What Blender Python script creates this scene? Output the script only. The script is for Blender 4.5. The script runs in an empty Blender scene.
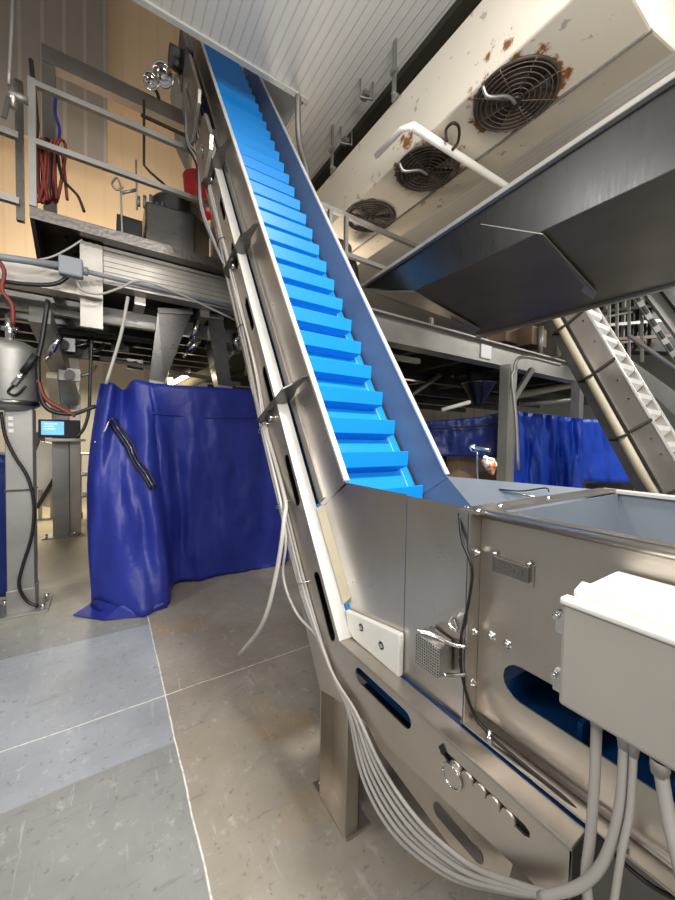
import bpy, bmesh, math, random
from math import sin, cos, radians, pi, hypot, atan2
from mathutils import Vector as V, Matrix, noise as nz
from mathutils.geometry import tessellate_polygon
random.seed(7)
C = bpy.context.scene.collection

# ------------------------------------------------------------------ camera model (metres, camera 1.5 m above the floor)
F = 355.0; YAW = radians(33.04); PIT = radians(-1.93); ROL = radians(0.95); H = 1.5
BF = V((sin(YAW)*cos(PIT), cos(YAW)*cos(PIT), sin(PIT)))
_r = V((cos(YAW), -sin(YAW), 0)); _u = _r.cross(BF)
BR = _r*cos(ROL)+_u*sin(ROL); BU = -_r*sin(ROL)+_u*cos(ROL)
CAM = V((0, 0, H))
def ray(px, py): return BF+BR*((px-337.5)/F)+BU*((450-py)/F)
def at(px, py, x=None, y=None, z=None, c=None):
    d = ray(px, py)
    t = x/d.x if x is not None else y/d.y if y is not None else (z-H)/d.z if z is not None else c
    return CAM+d*t

cd = bpy.data.cameras.new('camera'); cam = bpy.data.objects.new('camera', cd); C.objects.link(cam)
m = Matrix((BR, BU, -BF)).transposed().to_4x4(); m.translation = CAM; cam.matrix_world = m
cd.sensor_fit = 'HORIZONTAL'; cd.sensor_width = 36; cd.lens = 36*F/675; cd.clip_start = .02; cd.clip_end = 200
bpy.context.scene.camera = cam

# ------------------------------------------------------------------ materials
class NT:
    def __init__(s, name):
        s.m = bpy.data.materials.new(name); s.m.use_nodes = True; s.t = s.m.node_tree
        s.b = s.t.nodes['Principled BSDF']
    def n(s, k, **kw):
        o = s.t.nodes.new('ShaderNode'+k)
        for a, v in kw.items(): setattr(o, a, v)
        return o
    def l(s, a, b): s.t.links.new(a, b)
    def val(s, sock, v):
        if hasattr(v, 'is_output') or isinstance(v, bpy.types.NodeSocket): s.l(v, sock)
        else: sock.default_value = v
    def math(s, op, a, b=0.0, clamp=False):
        o = s.n('Math', operation=op); o.use_clamp = clamp
        s.val(o.inputs[0], a); s.val(o.inputs[1], b); return o.outputs[0]
    def mix(s, f, a, b):
        o = s.n('Mix', data_type='RGBA'); s.val(o.inputs[0], f)
        for i, v in ((6, a), (7, b)):
            if isinstance(v, tuple): v = (*v[:3], 1)
            s.val(o.inputs[i], v)
        return o.outputs[2]
    def coord(s, scale=(1, 1, 1)):
        tc = s.n('TexCoord'); mp = s.n('Mapping'); s.l(tc.outputs['Object'], mp.inputs[0]); mp.inputs['Scale'].default_value = scale
        return mp.outputs[0]
    def noise(s, scale=5, detail=4, stretch=(1, 1, 1), rough=.55):
        o = s.n('TexNoise'); s.l(s.coord(stretch), o.inputs['Vector']); o.inputs['Scale'].default_value = scale
        o.inputs['Detail'].default_value = detail; o.inputs['Roughness'].default_value = rough
        return o.outputs['Fac']
    def ramp(s, f, stops):
        o = s.n('ValToRGB'); s.l(f, o.inputs[0]); e = o.color_ramp.elements
        while len(e) < len(stops): e.new(.5)
        for k, (p, c) in enumerate(stops):
            e[k].position = p; e[k].color = (*c[:3], 1) if isinstance(c, tuple) else (c, c, c, 1)
        return o.outputs[0]
    def bump(s, h, strength=.2, dist=.01):
        o = s.n('Bump'); s.l(h, o.inputs['Height']); o.inputs['Strength'].default_value = strength; o.inputs['Distance'].default_value = dist
        s.l(o.outputs[0], s.b.inputs['Normal']); return o
def lin(r, g, b):
    f = lambda c: (c/255/12.92) if c <= 10 else ((c/255+.055)/1.055)**2.4
    return (f(r), f(g), f(b))
def metal(name, rgb, rough=.32, stretch=(1, 1, 14), scale=9, var=.16, metallic=1.0, blotch=.25):
    t = NT(name); c = lin(*rgb); d = tuple(x*(1-blotch) for x in c)
    t.l(t.mix(t.ramp(t.noise(2.3, 5), [(.3, 0.), (.7, 1.)]), d, c), t.b.inputs['Base Color'])
    g = t.noise(scale, 3, stretch)
    t.l(t.math('ADD', t.math('MULTIPLY', g, var), rough-var*.5), t.b.inputs['Roughness'])
    t.b.inputs['Metallic'].default_value = metallic
    t.bump(g, .05, .003)
    return t.m
def plain(name, rgb, rough=.5, var=.12, scale=6, metallic=0.0, bump=0.0):
    t = NT(name); c = lin(*rgb); d = tuple(x*(1-var) for x in c); e = tuple(min(1, x*(1+var*.6)) for x in c)
    g = t.noise(scale, 5)
    t.l(t.mix(t.ramp(g, [(.3, 0.), (.7, 1.)]), d, e), t.b.inputs['Base Color'])
    t.b.inputs['Roughness'].default_value = rough; t.b.inputs['Metallic'].default_value = metallic
    if bump: t.bump(g, bump, .01)
    return t.m
def glow(name, rgb, st):
    t = NT(name); t.b.inputs['Base Color'].default_value = (*lin(*rgb), 1)
    t.b.inputs['Emission Color'].default_value = (*lin(*rgb), 1); t.b.inputs['Emission Strength'].default_value = st
    return t.m
def ribbed(name, rgb, axis, period, rough=.5, depth=.01, rgb2=None, sharp=.82):
    t = NT(name); sx = t.n('SeparateXYZ'); t.l(t.coord(), sx.inputs[0]); a = sx.outputs[axis]
    fr = t.math('FRACT', t.math('DIVIDE', a, period))
    tri = t.math('ABSOLUTE', t.math('SUBTRACT', fr, .5)); h = t.ramp(t.math('MULTIPLY', tri, 2.), [(sharp-.06, 0.), (sharp+.06, 1.)])
    c = lin(*rgb); c2 = lin(*(rgb2 or tuple(int(x*.82) for x in rgb)))
    base = t.mix(t.noise(.9, 4), c, tuple(x*.86 for x in c))
    t.l(t.mix(t.math('MULTIPLY', h, .6), base, c2), t.b.inputs['Base Color'])
    t.b.inputs['Roughness'].default_value = rough; t.bump(h, .6, depth)
    return t.m

M = {}
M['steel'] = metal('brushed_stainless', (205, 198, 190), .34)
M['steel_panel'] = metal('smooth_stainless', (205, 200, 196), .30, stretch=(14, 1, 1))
M['steel_warm'] = metal('worn_stainless', (204, 196, 186), .40)
M['steel_bright'] = metal('glare_stainless', (218, 215, 210), .42, metallic=.25)  # pale low-metal copy of the steel, reflected brightness put into the colour
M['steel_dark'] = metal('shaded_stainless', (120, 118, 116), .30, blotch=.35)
M['tray'] = metal('dark_polished_sheet', (98, 98, 98), .30, stretch=(1, 12, 1), blotch=.25)
M['tray_bottom'] = metal('dull_dark_sheet', (124, 120, 114), .42, blotch=.3, metallic=.7)
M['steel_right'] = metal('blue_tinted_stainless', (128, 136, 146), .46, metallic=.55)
M['galv'] = metal('galvanised_steel', (176, 174, 170), .52, stretch=(1, 1, 3), blotch=.3, metallic=.85)
M['alu'] = metal('ribbed_aluminium', (190, 185, 177), .5, stretch=(1, 1, 24), scale=6, metallic=.75)
M['frame_brown'] = plain('brown_grey_steel_paint', (104, 95, 86), .5, .15)
M['chrome'] = metal('chrome', (225, 225, 225), .14)
M['black_metal'] = plain('blackened_metal', (38, 36, 35), .5)
M['dark_beam'] = plain('dark_dusty_beam', (46, 40, 32), .7)
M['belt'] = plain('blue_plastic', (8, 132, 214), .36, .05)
M['belt_shade'] = plain('shaded_blue_plastic', (10, 62, 116), .4, .1)  # same blue as the belt, with shade put into the colour
M['belt_edge'] = plain('light_blue_plastic', (120, 190, 236), .4, .05)
M['white_plastic'] = plain('white_plastic', (232, 230, 222), .45, .05)
M['white_belt'] = plain('white_belt', (236, 236, 234), .5, .05)
M['box_grey'] = plain('grey_enclosure_paint', (164, 159, 151), .45, .05)
M['cream'] = plain('cream_strip', (204, 194, 168), .5, .08)
M['cable'] = plain('grey_cable', (172, 168, 162), .5, .08)
M['cable_black'] = plain('black_cable', (20, 20, 21), .4, .05)
M['hose_red'] = plain('red_hose', (120, 42, 30), .5, .2)
M['red'] = plain('red_plastic', (190, 30, 20), .4, .1)
M['conduit'] = plain('grey_conduit', (135, 140, 148), .45, .08)
M['black'] = plain('black_rubber', (14, 14, 15), .55, .05)
M['white_paint'] = plain('white_pipe_paint', (232, 228, 218), .5, .08)
M['sticker'] = plain('white_sticker', (238, 238, 236), .5, .02)
M['cardboard'] = plain('tan_board', (150, 128, 104), .7, .1)
def bagmat():
    t = NT('orange_white_film'); t.l(t.mix(t.ramp(t.noise(45, 4), [(.46, 0.), (.54, 1.)]), lin(206, 98, 34), lin(226, 214, 204)), t.b.inputs['Base Color']); t.b.inputs['Roughness'].default_value = .35; return t.m
M['orange'] = bagmat()
M['guard_wire'] = plain('dusty_guard_wire', (104, 90, 78), .6, .2, 20)
M['fan_dark'] = plain('sooty_fan', (66, 56, 50), .5, .3, 18)
M['screen'] = glow('lit_screen', (120, 190, 235), 1.0)
M['tube'] = glow('lit_tube', (255, 236, 200), 14)
M['screen_mark'] = glow('screen_marks', (215, 235, 250), 1.2)
M['engrave'] = plain('engraved_letters', (92, 88, 84), .5, .03)
M['steel_text'] = metal('nameplate_steel', (150, 146, 142), .4)

def tarp(name, rgb):
    t = NT(name); c = lin(*rgb)
    t.l(t.mix(t.noise(2.2, 4), tuple(x*.7 for x in c), tuple(min(1, x*1.25) for x in c)), t.b.inputs['Base Color'])
    t.b.inputs['Roughness'].default_value = .42; t.b.inputs['Specular IOR Level'].default_value = .35
    t.bump(t.noise(7, 5, rough=.6), .35, .025); return t.m
M['tarp'] = tarp('navy_tarpaulin', (34, 46, 132)); M['tarp_bright'] = tarp('royal_blue_tarpaulin', (26, 72, 196)); M['tarp_dark'] = tarp('dark_blue_tarpaulin', (26, 44, 110))

def perforated():
    t = NT('perforated_steel'); vo = t.n('TexVoronoi'); t.l(t.coord(), vo.inputs['Vector']); vo.inputs['Scale'].default_value = 135; vo.inputs['Randomness'].default_value = .12
    h = t.ramp(vo.outputs['Distance'], [(.30, 0.), (.40, 1.)])
    t.l(t.mix(h, (.012, .011, .01), lin(205, 200, 194)), t.b.inputs['Base Color']); t.l(h, t.b.inputs['Metallic']); t.b.inputs['Roughness'].default_value = .3
    t.bump(h, .5, .003); return t.m
M['perforated'] = perforated()
def checker():
    t = NT('checker_plate'); vo = t.n('TexVoronoi'); t.l(t.coord((30, 30, 30)), vo.inputs['Vector']); vo.inputs['Scale'].default_value = 1
    t.b.inputs['Base Color'].default_value = (*lin(120, 116, 112), 1); t.b.inputs['Metallic'].default_value = 1; t.b.inputs['Roughness'].default_value = .42
    t.bump(vo.outputs['Distance'], .35, .006); return t.m
M['checker'] = checker()

FAN_X = 2.40; FAN_R = .275; FAN_Y = (1.49, 2.30, 3.12, 3.94)
def rusty():
    t = NT('cream_paint_with_rust'); co = t.coord()
    base = t.mix(t.noise(1.3, 4), lin(226, 218, 202), lin(208, 198, 180))
    near = None
    for k, y in enumerate(FAN_Y):
        d = t.n('VectorMath', operation='DISTANCE'); t.l(co, d.inputs[0]); d.inputs[1].default_value = (FAN_X-2.5, y-2.7, 0)
        v = t.math('SUBTRACT', 1., t.math('DIVIDE', t.math('SUBTRACT', d.outputs['Value'], FAN_R), .11), True)
        v = t.math('MULTIPLY', v, (1., .9, .55, .4)[k]); near = v if near is None else t.math('MAXIMUM', near, v)
    n1 = t.noise(9, 6, rough=.65)
    rust = t.ramp(t.math('ADD', n1, t.math('MULTIPLY', near, .22)), [(.67, 0.), (.74, 1.)])
    spots = t.ramp(t.noise(3.2, 7, rough=.68), [(.70, 0.), (.735, 1.)])
    chips = t.ramp(t.noise(6.5, 6, rough=.6), [(.63, 0.), (.645, 1.)])
    base = t.mix(t.math('MULTIPLY', chips, .75), base, lin(150, 148, 142))
    base = t.mix(t.math('MAXIMUM', rust, spots), base, t.mix(t.noise(30, 3), lin(170, 100, 36), lin(80, 50, 28)))
    t.l(base, t.b.inputs['Base Color']); t.b.inputs['Roughness'].default_value = .55; return t.m
M['rusty'] = rusty()

def floor_mat():
    t = NT('worn_painted_concrete'); sx = t.n('SeparateXYZ'); co = t.coord(); t.l(co, sx.inputs[0]); x, y = sx.outputs[0], sx.outputs[1]
    def step(v, e, w=.006): return t.math('DIVIDE', t.math('SUBTRACT', v, e-w), 2*w, True)
    wob = t.math('MULTIPLY', t.math('SUBTRACT', t.noise(3, 3), .5), .02)
    xw = t.math('ADD', x, wob); yw = t.math('ADD', y, wob)
    right = step(xw, .277)
    big = t.noise(1.1, 6, rough=.6); fine = t.noise(14, 6, rough=.7)
    tan = t.mix(t.ramp(big, [(.38, 0.), (.62, 1.)]), lin(134, 125, 112), lin(156, 150, 140))
    stain = t.ramp(t.noise(1.9, 5), [(.55, 0.), (.68, 1.)])
    tan = t.mix(t.math('MULTIPLY', stain, .5), tan, lin(166, 136, 96))
    blue = t.mix(t.ramp(big, [(.35, 0.), (.65, 1.)]), lin(138, 143, 150), lin(156, 160, 166))
    grey = t.mix(t.ramp(big, [(.35, 0.), (.65, 1.)]), lin(118, 119, 116), lin(142, 143, 141))
    inblue = t.math('MULTIPLY', step(yw, 1.84), t.math('SUBTRACT', 1., step(yw, 3.12)))
    left = t.mix(inblue, grey, blue)
    left = t.mix(step(y, 4.2, 1.0), left, lin(176, 164, 134))
    base = t.mix(right, left, tan)
    # scratches and specks
    base = t.mix(t.math('MULTIPLY', t.ramp(fine, [(.58, 0.), (.68, 1.)]), .40), base, lin(192, 188, 180))
    base = t.mix(t.math('MULTIPLY', t.ramp(t.noise(26, 4, rough=.7), [(.60, 0.), (.67, 1.)]), .5), base, lin(84, 82, 78))
    scr = t.ramp(t.noise(2.5, 8, (1, 5, 1), .75), [(.60, 0.), (.64, 1.)])
    base = t.mix(t.math('MULTIPLY', scr, .30), base, lin(92, 92, 92))
    for st, an, c in (((1, 9, 1), .6, (84, 86, 90)), ((9, 1, 1), -.5, (186, 186, 184))):
        tc = t.n('TexCoord'); mp = t.n('Mapping'); t.l(tc.outputs['Object'], mp.inputs[0]); mp.inputs['Scale'].default_value = st; mp.inputs['Rotation'].default_value = (0, 0, an)
        no = t.n('TexNoise'); t.l(mp.outputs[0], no.inputs['Vector']); no.inputs['Scale'].default_value = 3.2; no.inputs['Detail'].default_value = 9; no.inputs['Roughness'].default_value = .7
        base = t.mix(t.math('MULTIPLY', t.ramp(no.outputs['Fac'], [(.60, 0.), (.66, 1.)]), .35), base, lin(*c))
    base = t.mix(t.math('MULTIPLY', t.ramp(t.noise(.7, 5), [(.48, 0.), (.66, 1.)]), .35), base, lin(92, 88, 82))
    def line(v, e, w): return t.math('SUBTRACT', 1., step(t.math('ABSOLUTE', t.math('SUBTRACT', v, e)), w, .002))
    ln = t.math('MAXIMUM', line(xw, .277, .0030), t.math('MAXIMUM', line(yw, 2.205, .0032), t.math('MULTIPLY', line(yw, 4.4, .006), .5)))
    ln = t.math('MULTIPLY', ln, t.ramp(t.noise(30, 3), [(.30, .3), (.5, 1.)]))
    base = t.mix(ln, base, lin(214, 212, 204))
    near = t.n('VectorMath', operation='DISTANCE'); 
    t.l(base, t.b.inputs['Base Color'])
    t.l(t.math('ADD', t.math('MULTIPLY', fine, .35), .24), t.b.inputs['Roughness'])
    t.bump(t.noise(22, 5), .12, .004); return t.m
M['floor'] = floor_mat()
M['ceiling'] = ribbed('ribbed_white_ceiling', (222, 220, 214), 0, .075, depth=.006, sharp=.84, rgb2=(196, 194, 188))
M['wall_grey'] = ribbed('ribbed_grey_wall', (134, 126, 118), 0, .24, depth=.008, rgb2=(156, 148, 138))
M['wall_beige'] = ribbed('ribbed_beige_wall', (214, 192, 162), 0, .26, depth=.004, rgb2=(204, 180, 148))
M['wall_white'] = ribbed('ribbed_white_wall', (208, 200, 184), 0, .9, depth=.006)
M['wall_plain'] = plain('pale_grey_wall', (196, 198, 194), .6, .06)

# ------------------------------------------------------------------ mesh building
class MB:
    def __init__(s): s.v = []; s.f = []; s.sm = []
    def add(s, vs, fs, smooth=False):
        o = len(s.v); s.v += [V(p) for p in vs]
        for f in fs: s.f.append([o+i for i in f]); s.sm.append(smooth)
        return s
    def hexa(s, p): return s.add(p, [(0, 3, 2, 1), (4, 5, 6, 7), (0, 1, 5, 4), (1, 2, 6, 5), (2, 3, 7, 6), (3, 0, 4, 7)])
    def box(s, a, b):
        x0, y0, z0 = (min(a[i], b[i]) for i in range(3)); x1, y1, z1 = (max(a[i], b[i]) for i in range(3))
        return s.hexa([(x0, y0, z0), (x1, y0, z0), (x1, y1, z0), (x0, y1, z0), (x0, y0, z1), (x1, y0, z1), (x1, y1, z1), (x0, y1, z1)])
    def bar(s, p, q, w, h, up=(0, 0, 1)):
        p, q = V(p), V(q); d = (q-p).normalized(); up = V(up)
        if abs(d.dot(up)) > .98: up = V((0, 1, 0))
        r = d.cross(up).normalized(); u = r.cross(d); r *= w/2; u *= h/2
        return s.hexa([p-r-u, p+r-u, q+r-u, q-r-u, p-r+u, p+r+u, q+r+u, q-r+u])
    def prism(s, poly, d):
        n = len(poly); d = V(d); p = [V(x) for x in poly]
        return s.add(p+[x+d for x in p], [tuple(range(n))[::-1], tuple(range(n, 2*n))]+[(i, (i+1) % n, n+(i+1) % n, n+i) for i in range(n)])
    def sheet(s, outer, holes, fn, t):
        loops = [outer]+list(holes); flat = [p for L in loops for p in L]
        tr = tessellate_polygon([[V((a, b, 0)) for a, b in L] for L in loops])
        n = len(flat); vs = [fn(a, b, 0) for a, b in flat]+[fn(a, b, t) for a, b in flat]
        fs = [tuple(x) for x in tr]+[tuple(n+i for i in x[::-1]) for x in tr]
        k = 0
        for L in loops:
            m_ = len(L)
            for i in range(m_): a, b = k+i, k+(i+1) % m_; fs.append((a, b, n+b, n+a))
            k += m_
        return s.add(vs, fs)
    def tube(s, pts, r, n=8, curve=True, res=5, caps=True):
        P = [V(p) for p in pts]
        if curve and len(P) > 2:
            Q = []; E = [P[0]*2-P[1]]+P+[P[-1]*2-P[-2]]
            for i in range(1, len(E)-2):
                a, b, c, d = E[i-1:i+3]
                for k in range(res):
                    t = k/res; Q.append(.5*((2*b)+(c-a)*t+(2*a-5*b+4*c-d)*t*t+(3*b-a-3*c+d)*t**3))
            P = Q+[P[-1]]
        T = [(P[min(i+1, len(P)-1)]-P[max(i-1, 0)]).normalized() for i in range(len(P))]
        u = T[0].orthogonal().normalized(); vs = []
        for i, p in enumerate(P):
            u = (u-T[i]*u.dot(T[i])).normalized(); w = T[i].cross(u)
            rr = r(i/(len(P)-1)) if callable(r) else r
            vs += [p+(u*cos(2*pi*k/n)+w*sin(2*pi*k/n))*rr for k in range(n)]
        fs = [(i*n+k, i*n+(k+1) % n, (i+1)*n+(k+1) % n, (i+1)*n+k) for i in range(len(P)-1) for k in range(n)]
        s.add(vs, fs, True)
        if caps: s.add(vs[:n], [tuple(range(n))[::-1]]); s.add(vs[-n:], [tuple(range(n))])
        return s
    def lathe(s, c, prof, n=28, axis=(0, 0, 1), smooth=True):
        a = V(axis).normalized(); u = a.orthogonal().normalized(); w = a.cross(u); c = V(c); m_ = len(prof)
        vs = [c+a*z+(u*cos(2*pi*k/n)+w*sin(2*pi*k/n))*max(r, 1e-5) for r, z in prof for k in range(n)]
        return s.add(vs, [(i*n+k, i*n+(k+1) % n, (i+1)*n+(k+1) % n, (i+1)*n+k) for i in range(m_-1) for k in range(n)], smooth)
    def cyl(s, p, q, r, n=20, r2=None):
        p, q = V(p), V(q); L = (q-p).length; r2 = r if r2 is None else r2
        s.lathe(p, [(r, 0), (r2, L)], n, q-p); s.lathe(p, [(0, 0), (r, 0)], n, q-p, False); return s.lathe(p, [(r2, L), (0, L)], n, q-p, False)
    def grid(s, rows, smooth=True):
        n = len(rows[0]); return s.add([p for r in rows for p in r], [(i*n+j, i*n+j+1, (i+1)*n+j+1, (i+1)*n+j) for i in range(len(rows)-1) for j in range(n-1)], smooth)
    def build(s, name, mat, parent=None, bevel=0.0, solid=0.0, sub=0):
        o0 = origin(parent)
        me = bpy.data.meshes.new(name); me.from_pydata([p-o0 for p in s.v], [], s.f)
        me.polygons.foreach_set('use_smooth', s.sm); me.update()
        bm = bmesh.new(); bm.from_mesh(me); bmesh.ops.remove_doubles(bm, verts=bm.verts, dist=1e-5); bmesh.ops.recalc_face_normals(bm, faces=bm.faces); bm.to_mesh(me); bm.free()
        me.materials.append(M[mat]); o = bpy.data.objects.new(name, me); C.objects.link(o)
        if parent: o.parent = parent
        if sub: d = o.modifiers.new('sub', 'SUBSURF'); d.levels = d.render_levels = sub
        if solid: d = o.modifiers.new('solid', 'SOLIDIFY'); d.thickness = solid; d.offset = 0
        if bevel: d = o.modifiers.new('bevel', 'BEVEL'); d.width = bevel; d.segments = 2; d.limit_method = 'ANGLE'; d.angle_limit = radians(40)
        return o
def origin(o):
    p = V((0, 0, 0))
    while o: p = p+o.location; o = o.parent
    return p
def tag(o, label, cat, group=None):
    o['label'] = label; o['category'] = cat
    if group: o['group'] = group
    return o
def thing(name, label, cat, loc, group=None):
    o = bpy.data.objects.new(name, None); C.objects.link(o); o.location = loc; o.empty_display_size = .1
    return tag(o, label, cat, group)
def struct(name, mb, mat, **k):
    o = mb.build(name, mat, **k); o['kind'] = 'structure'; return o
def slot(u0, u1, v0, v1, n=6):
    r = (v1-v0)/2; vm = (v0+v1)/2; L = []
    for k in range(n+1): a = pi/2+pi*k/n; L.append((u0+r+r*cos(a), vm+r*sin(a)))
    for k in range(n+1): a = -pi/2+pi*k/n; L.append((u1-r+r*cos(a), vm+r*sin(a)))
    return L

# ------------------------------------------------------------------ setting
struct('floor', MB().box((-8, -6, -.1), (22, 14, 0)), 'floor')
CZ = 4.9; OY = 3.27; OX = 1.69
cb = MB()
cb.box((-8, -6, CZ), (OX, OY, CZ+.12)).box((OX, -6, CZ), (2.28, 12, CZ+.12)).box((2.28, -6, CZ), (22, 12, CZ+.12))
struct('ceiling', cb, 'ceiling')
struct('trim_1', MB().box((-8, OY, CZ-.02), (OX+.03, OY+.05, CZ+.16)), 'wall_plain')
struct('trim_2', MB().box((OX-.02, OY+.10, CZ+.01), (OX+.02, 7.5, 9)), 'wall_plain')
struct('ceiling_upper', MB().box((-8, OY, 9), (OX+.1, 12, 9.1)), 'wall_plain')
struct('wall_back', MB().box((-8, 7.5, 2.9), (OX, 7.6, 9)), 'wall_beige')
struct('wall_back_lower', MB().box((-8, 10.5, 0), (22, 10.6, 4.9)), 'wall_white')
struct('wall_left', MB().box((-8, 6.5, 5.53), (.03, 6.56, 9)), 'wall_grey')
struct('wall_back_upper', MB().box((.03, 7.1, 7.35), (OX, 7.5, 9)), 'wall_beige')
struct('wall_right', MB().box((19, -6, 0), (19.1, 10.5, 4.9)), 'wall_plain')
struct('trim_3', MB().box((2.28, -3, CZ-.07), (2.62, 6, CZ-.002)), 'dark_beam')

# ------------------------------------------------------------------ main conveyor
TH = radians(56.8); CS, SN = cos(TH), sin(TH); OYZ = (1.178, 1.316)
def yz(s, n): return (OYZ[0]+s*CS-n*SN, OYZ[1]+s*SN+n*CS)
def inc(x, s, n): y, z = yz(s, n); return V((x, y, z))
def ibox(mb, x0, x1, s0, s1, n0, n1):
    return mb.hexa([inc(x0, s0, n0), inc(x1, s0, n0), inc(x1, s1, n0), inc(x0, s1, n0), inc(x0, s0, n1), inc(x1, s0, n1), inc(x1, s1, n1), inc(x0, s1, n1)])
XP, XW, XR, XH = .735, .81, 1.42, .85; ST = 5.7
conv = thing('incline_conveyor', 'tall stainless steel incline conveyor with blue flighted belt, in the foreground', 'conveyor', (1.1, 1.15, 0))

def loop_on(s0, s1, n0, n1): return [yz(*p) for p in slot(s0, s1, n0, n1)]
plate = [(.293, .725), (1.096, .725), yz(ST, -.255), yz(ST, -.515), (1.233, .46), (.98, .535), (.86, .53), (.335, .59), (.297, .63)]
holes = [slot(.715, .99, .648, .70)]+[loop_on(s, s+.27, -.325, -.272) for s in [-.53+.57*k for k in range(10)]]
holes.append(slot(.37, .60, .668, .692, 3))
for x, nm in ((XP, 'side_plate'), (1.495, 'side_plate')):
    MB().sheet(plate, holes if x < 1 else [], lambda a, b, t, x=x: V((x+t, a, b)), .005).build(nm, 'steel_warm', conv)
# toothed adjuster seen in the slot, round knob and screws
mb = MB().box((XP+.012, .36, .655), (XP+.016, .61, .70)); mb.build('adjuster_plate', 'black_metal', conv)
mb = MB()
for k in range(5): mb.cyl((XP-.002, .42+.035*k, .672), (XP+.02, .42+.035*k, .672), .016, 14)
mb.build('adjuster_teeth', 'steel_warm', conv)
MB().cyl((XP-.006, .565, .648), (XP, .565, .648), .03, 24).build('round_cover', 'steel', conv, bevel=.002)
MB().tube([(XP-.007, .565+.028*cos(2*pi*i/24), .648+.028*sin(2*pi*i/24)) for i in range(25)], .0028, 6, False).build('cover_ring', 'chrome', conv)
mb = MB(); mb.prism([(XP-.001, .60, .705), (XP-.001, .612, .69), (XP-.001, .60, .675), (XP-.001, .588, .69)], (-.003, 0, 0)).build('adjuster_mark', 'black', conv)
MB().box((XP, .293, .722), (.797, 1.10, .73)).build('ledge', 'steel', conv, bevel=.002)
ibox(MB(), XP, .797, -.535, 3.7, -.256, -.25).build('side_flange', 'steel_bright', conv)
ibox(MB(), .80, .812, -.5, .02, -.262, -.243).build('belt_edge_strip', 'belt', conv)
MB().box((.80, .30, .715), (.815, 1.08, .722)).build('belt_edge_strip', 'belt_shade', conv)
# walls of the incline
for x0, x1 in ((XW, XW+.006), (XR, XR+.006)):
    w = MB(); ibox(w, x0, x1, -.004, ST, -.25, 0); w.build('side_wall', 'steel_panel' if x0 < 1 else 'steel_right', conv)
    w = MB(); ibox(w, x0-.008, x1+.012, .01, ST, -.004, .010); w.build('wall_lip', 'steel_bright', conv, bevel=.003)
ibox(MB(), XW-.010, XW, .02, ST, -.182, -.174).build('wall_rib', 'steel', conv)
ibox(MB(), XW-.004, XW, .02, ST, -.236, -.19).build('wall_slot_strip', 'steel_dark', conv)
# belt with flights
belt = ibox(MB(), .83, 1.405, -.45, ST, -.225, -.207).build('belt', 'belt', conv)
mb = MB(); ibox(mb, 1.345, 1.35, -.2, ST, -.207, -.203); mb.build('belt_line', 'belt_edge', belt)
def flight_mb(s):
    prof = [(0, -.207, .86, 1.305), (-.002, -.142, .84, 1.342), (.058, -.098, .84, 1.342), (.064, -.102, .84, 1.342), (.010, -.148, .84, 1.342), (.012, -.207, .86, 1.305)]
    vs = [inc(a, s+ds, n) for ds, n, a, b in prof]+[inc(b, s+ds, n) for ds, n, a, b in prof]
    k = len(prof); return MB().add(vs, [tuple(range(k)), tuple(range(k, 2*k))[::-1]]+[(i, k+i, k+(i+1) % k, (i+1) % k) for i in range(k)])
fl0 = flight_mb(.147).build('flight', 'belt', belt, bevel=.0015)
for k in list(range(-2, 0))+list(range(1, 30)):
    o = fl0.copy(); C.objects.link(o); o.location = fl0.location+V((0, CS, SN))*(.2*k)
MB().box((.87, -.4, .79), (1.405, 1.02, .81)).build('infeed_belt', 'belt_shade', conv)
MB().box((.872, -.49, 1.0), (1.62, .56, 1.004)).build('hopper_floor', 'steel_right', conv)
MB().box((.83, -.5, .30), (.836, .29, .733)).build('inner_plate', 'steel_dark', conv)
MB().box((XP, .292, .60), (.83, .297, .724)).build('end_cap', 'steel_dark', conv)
mb = MB()
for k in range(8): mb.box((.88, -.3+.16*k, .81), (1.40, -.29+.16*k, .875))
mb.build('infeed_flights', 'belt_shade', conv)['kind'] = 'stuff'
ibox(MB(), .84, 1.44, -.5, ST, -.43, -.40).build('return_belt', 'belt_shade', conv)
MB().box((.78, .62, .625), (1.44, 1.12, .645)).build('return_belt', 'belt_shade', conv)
# underside pan
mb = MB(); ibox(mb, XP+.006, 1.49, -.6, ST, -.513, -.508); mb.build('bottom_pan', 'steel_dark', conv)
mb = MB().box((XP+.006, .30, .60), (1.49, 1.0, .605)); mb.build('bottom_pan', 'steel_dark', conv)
# drip strip under the plate with a flush dark pill for the slot's shaded recess
pl = [(1.0, .50), (.90, .54), (.42, .57), (.44, .46), (.60, .40), (.90, .44)]
MB().sheet(pl, [], lambda a, b, t: V((.775+t, a, b)), .005).build('drip_strip', 'steel', conv)
MB().sheet(slot(.50, .66, .442, .482), [], lambda a, b, t: V((.7745-t, a, b)), .0015).build('drip_strip_slot', 'steel_dark', conv)
# chute panels
MB().sheet([yz(0.005, 0), (.832, 1.322), (.832, .73), (1.085, .73), (1.155, .83), yz(-.01, -.245)], [], lambda a, b, t: V((XW+t, a, b)), .004).build('chute_panel', 'steel_panel', conv)
MB().box((XW+.001, .60, .70), (XW+.005, .830, 1.318)).build('chute_panel', 'steel_panel', conv)
mb = MB().hexa([inc(XW-.001, 0, -.205), inc(XW+.003, 0, -.205), inc(XW+.003, 0, -.243), inc(XW-.02, 0, -.243), inc(XW-.001, -.40, -.205), inc(XW+.003, -.40, -.205), inc(XW+.003, -.415, -.243), inc(XW-.02, -.415, -.243)])
mb.build('panel_bend', 'cream', conv)
blk = MB().prism([(XW-.001, 1.135, .822), (XW-.001, .826, .872), (XW-.001, .826, .728), (XW-.001, 1.08, .732), (XW-.001, 1.115, .755)], (-.022, 0, 0)).build('plastic_block', 'white_plastic', conv, bevel=.006)
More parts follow.
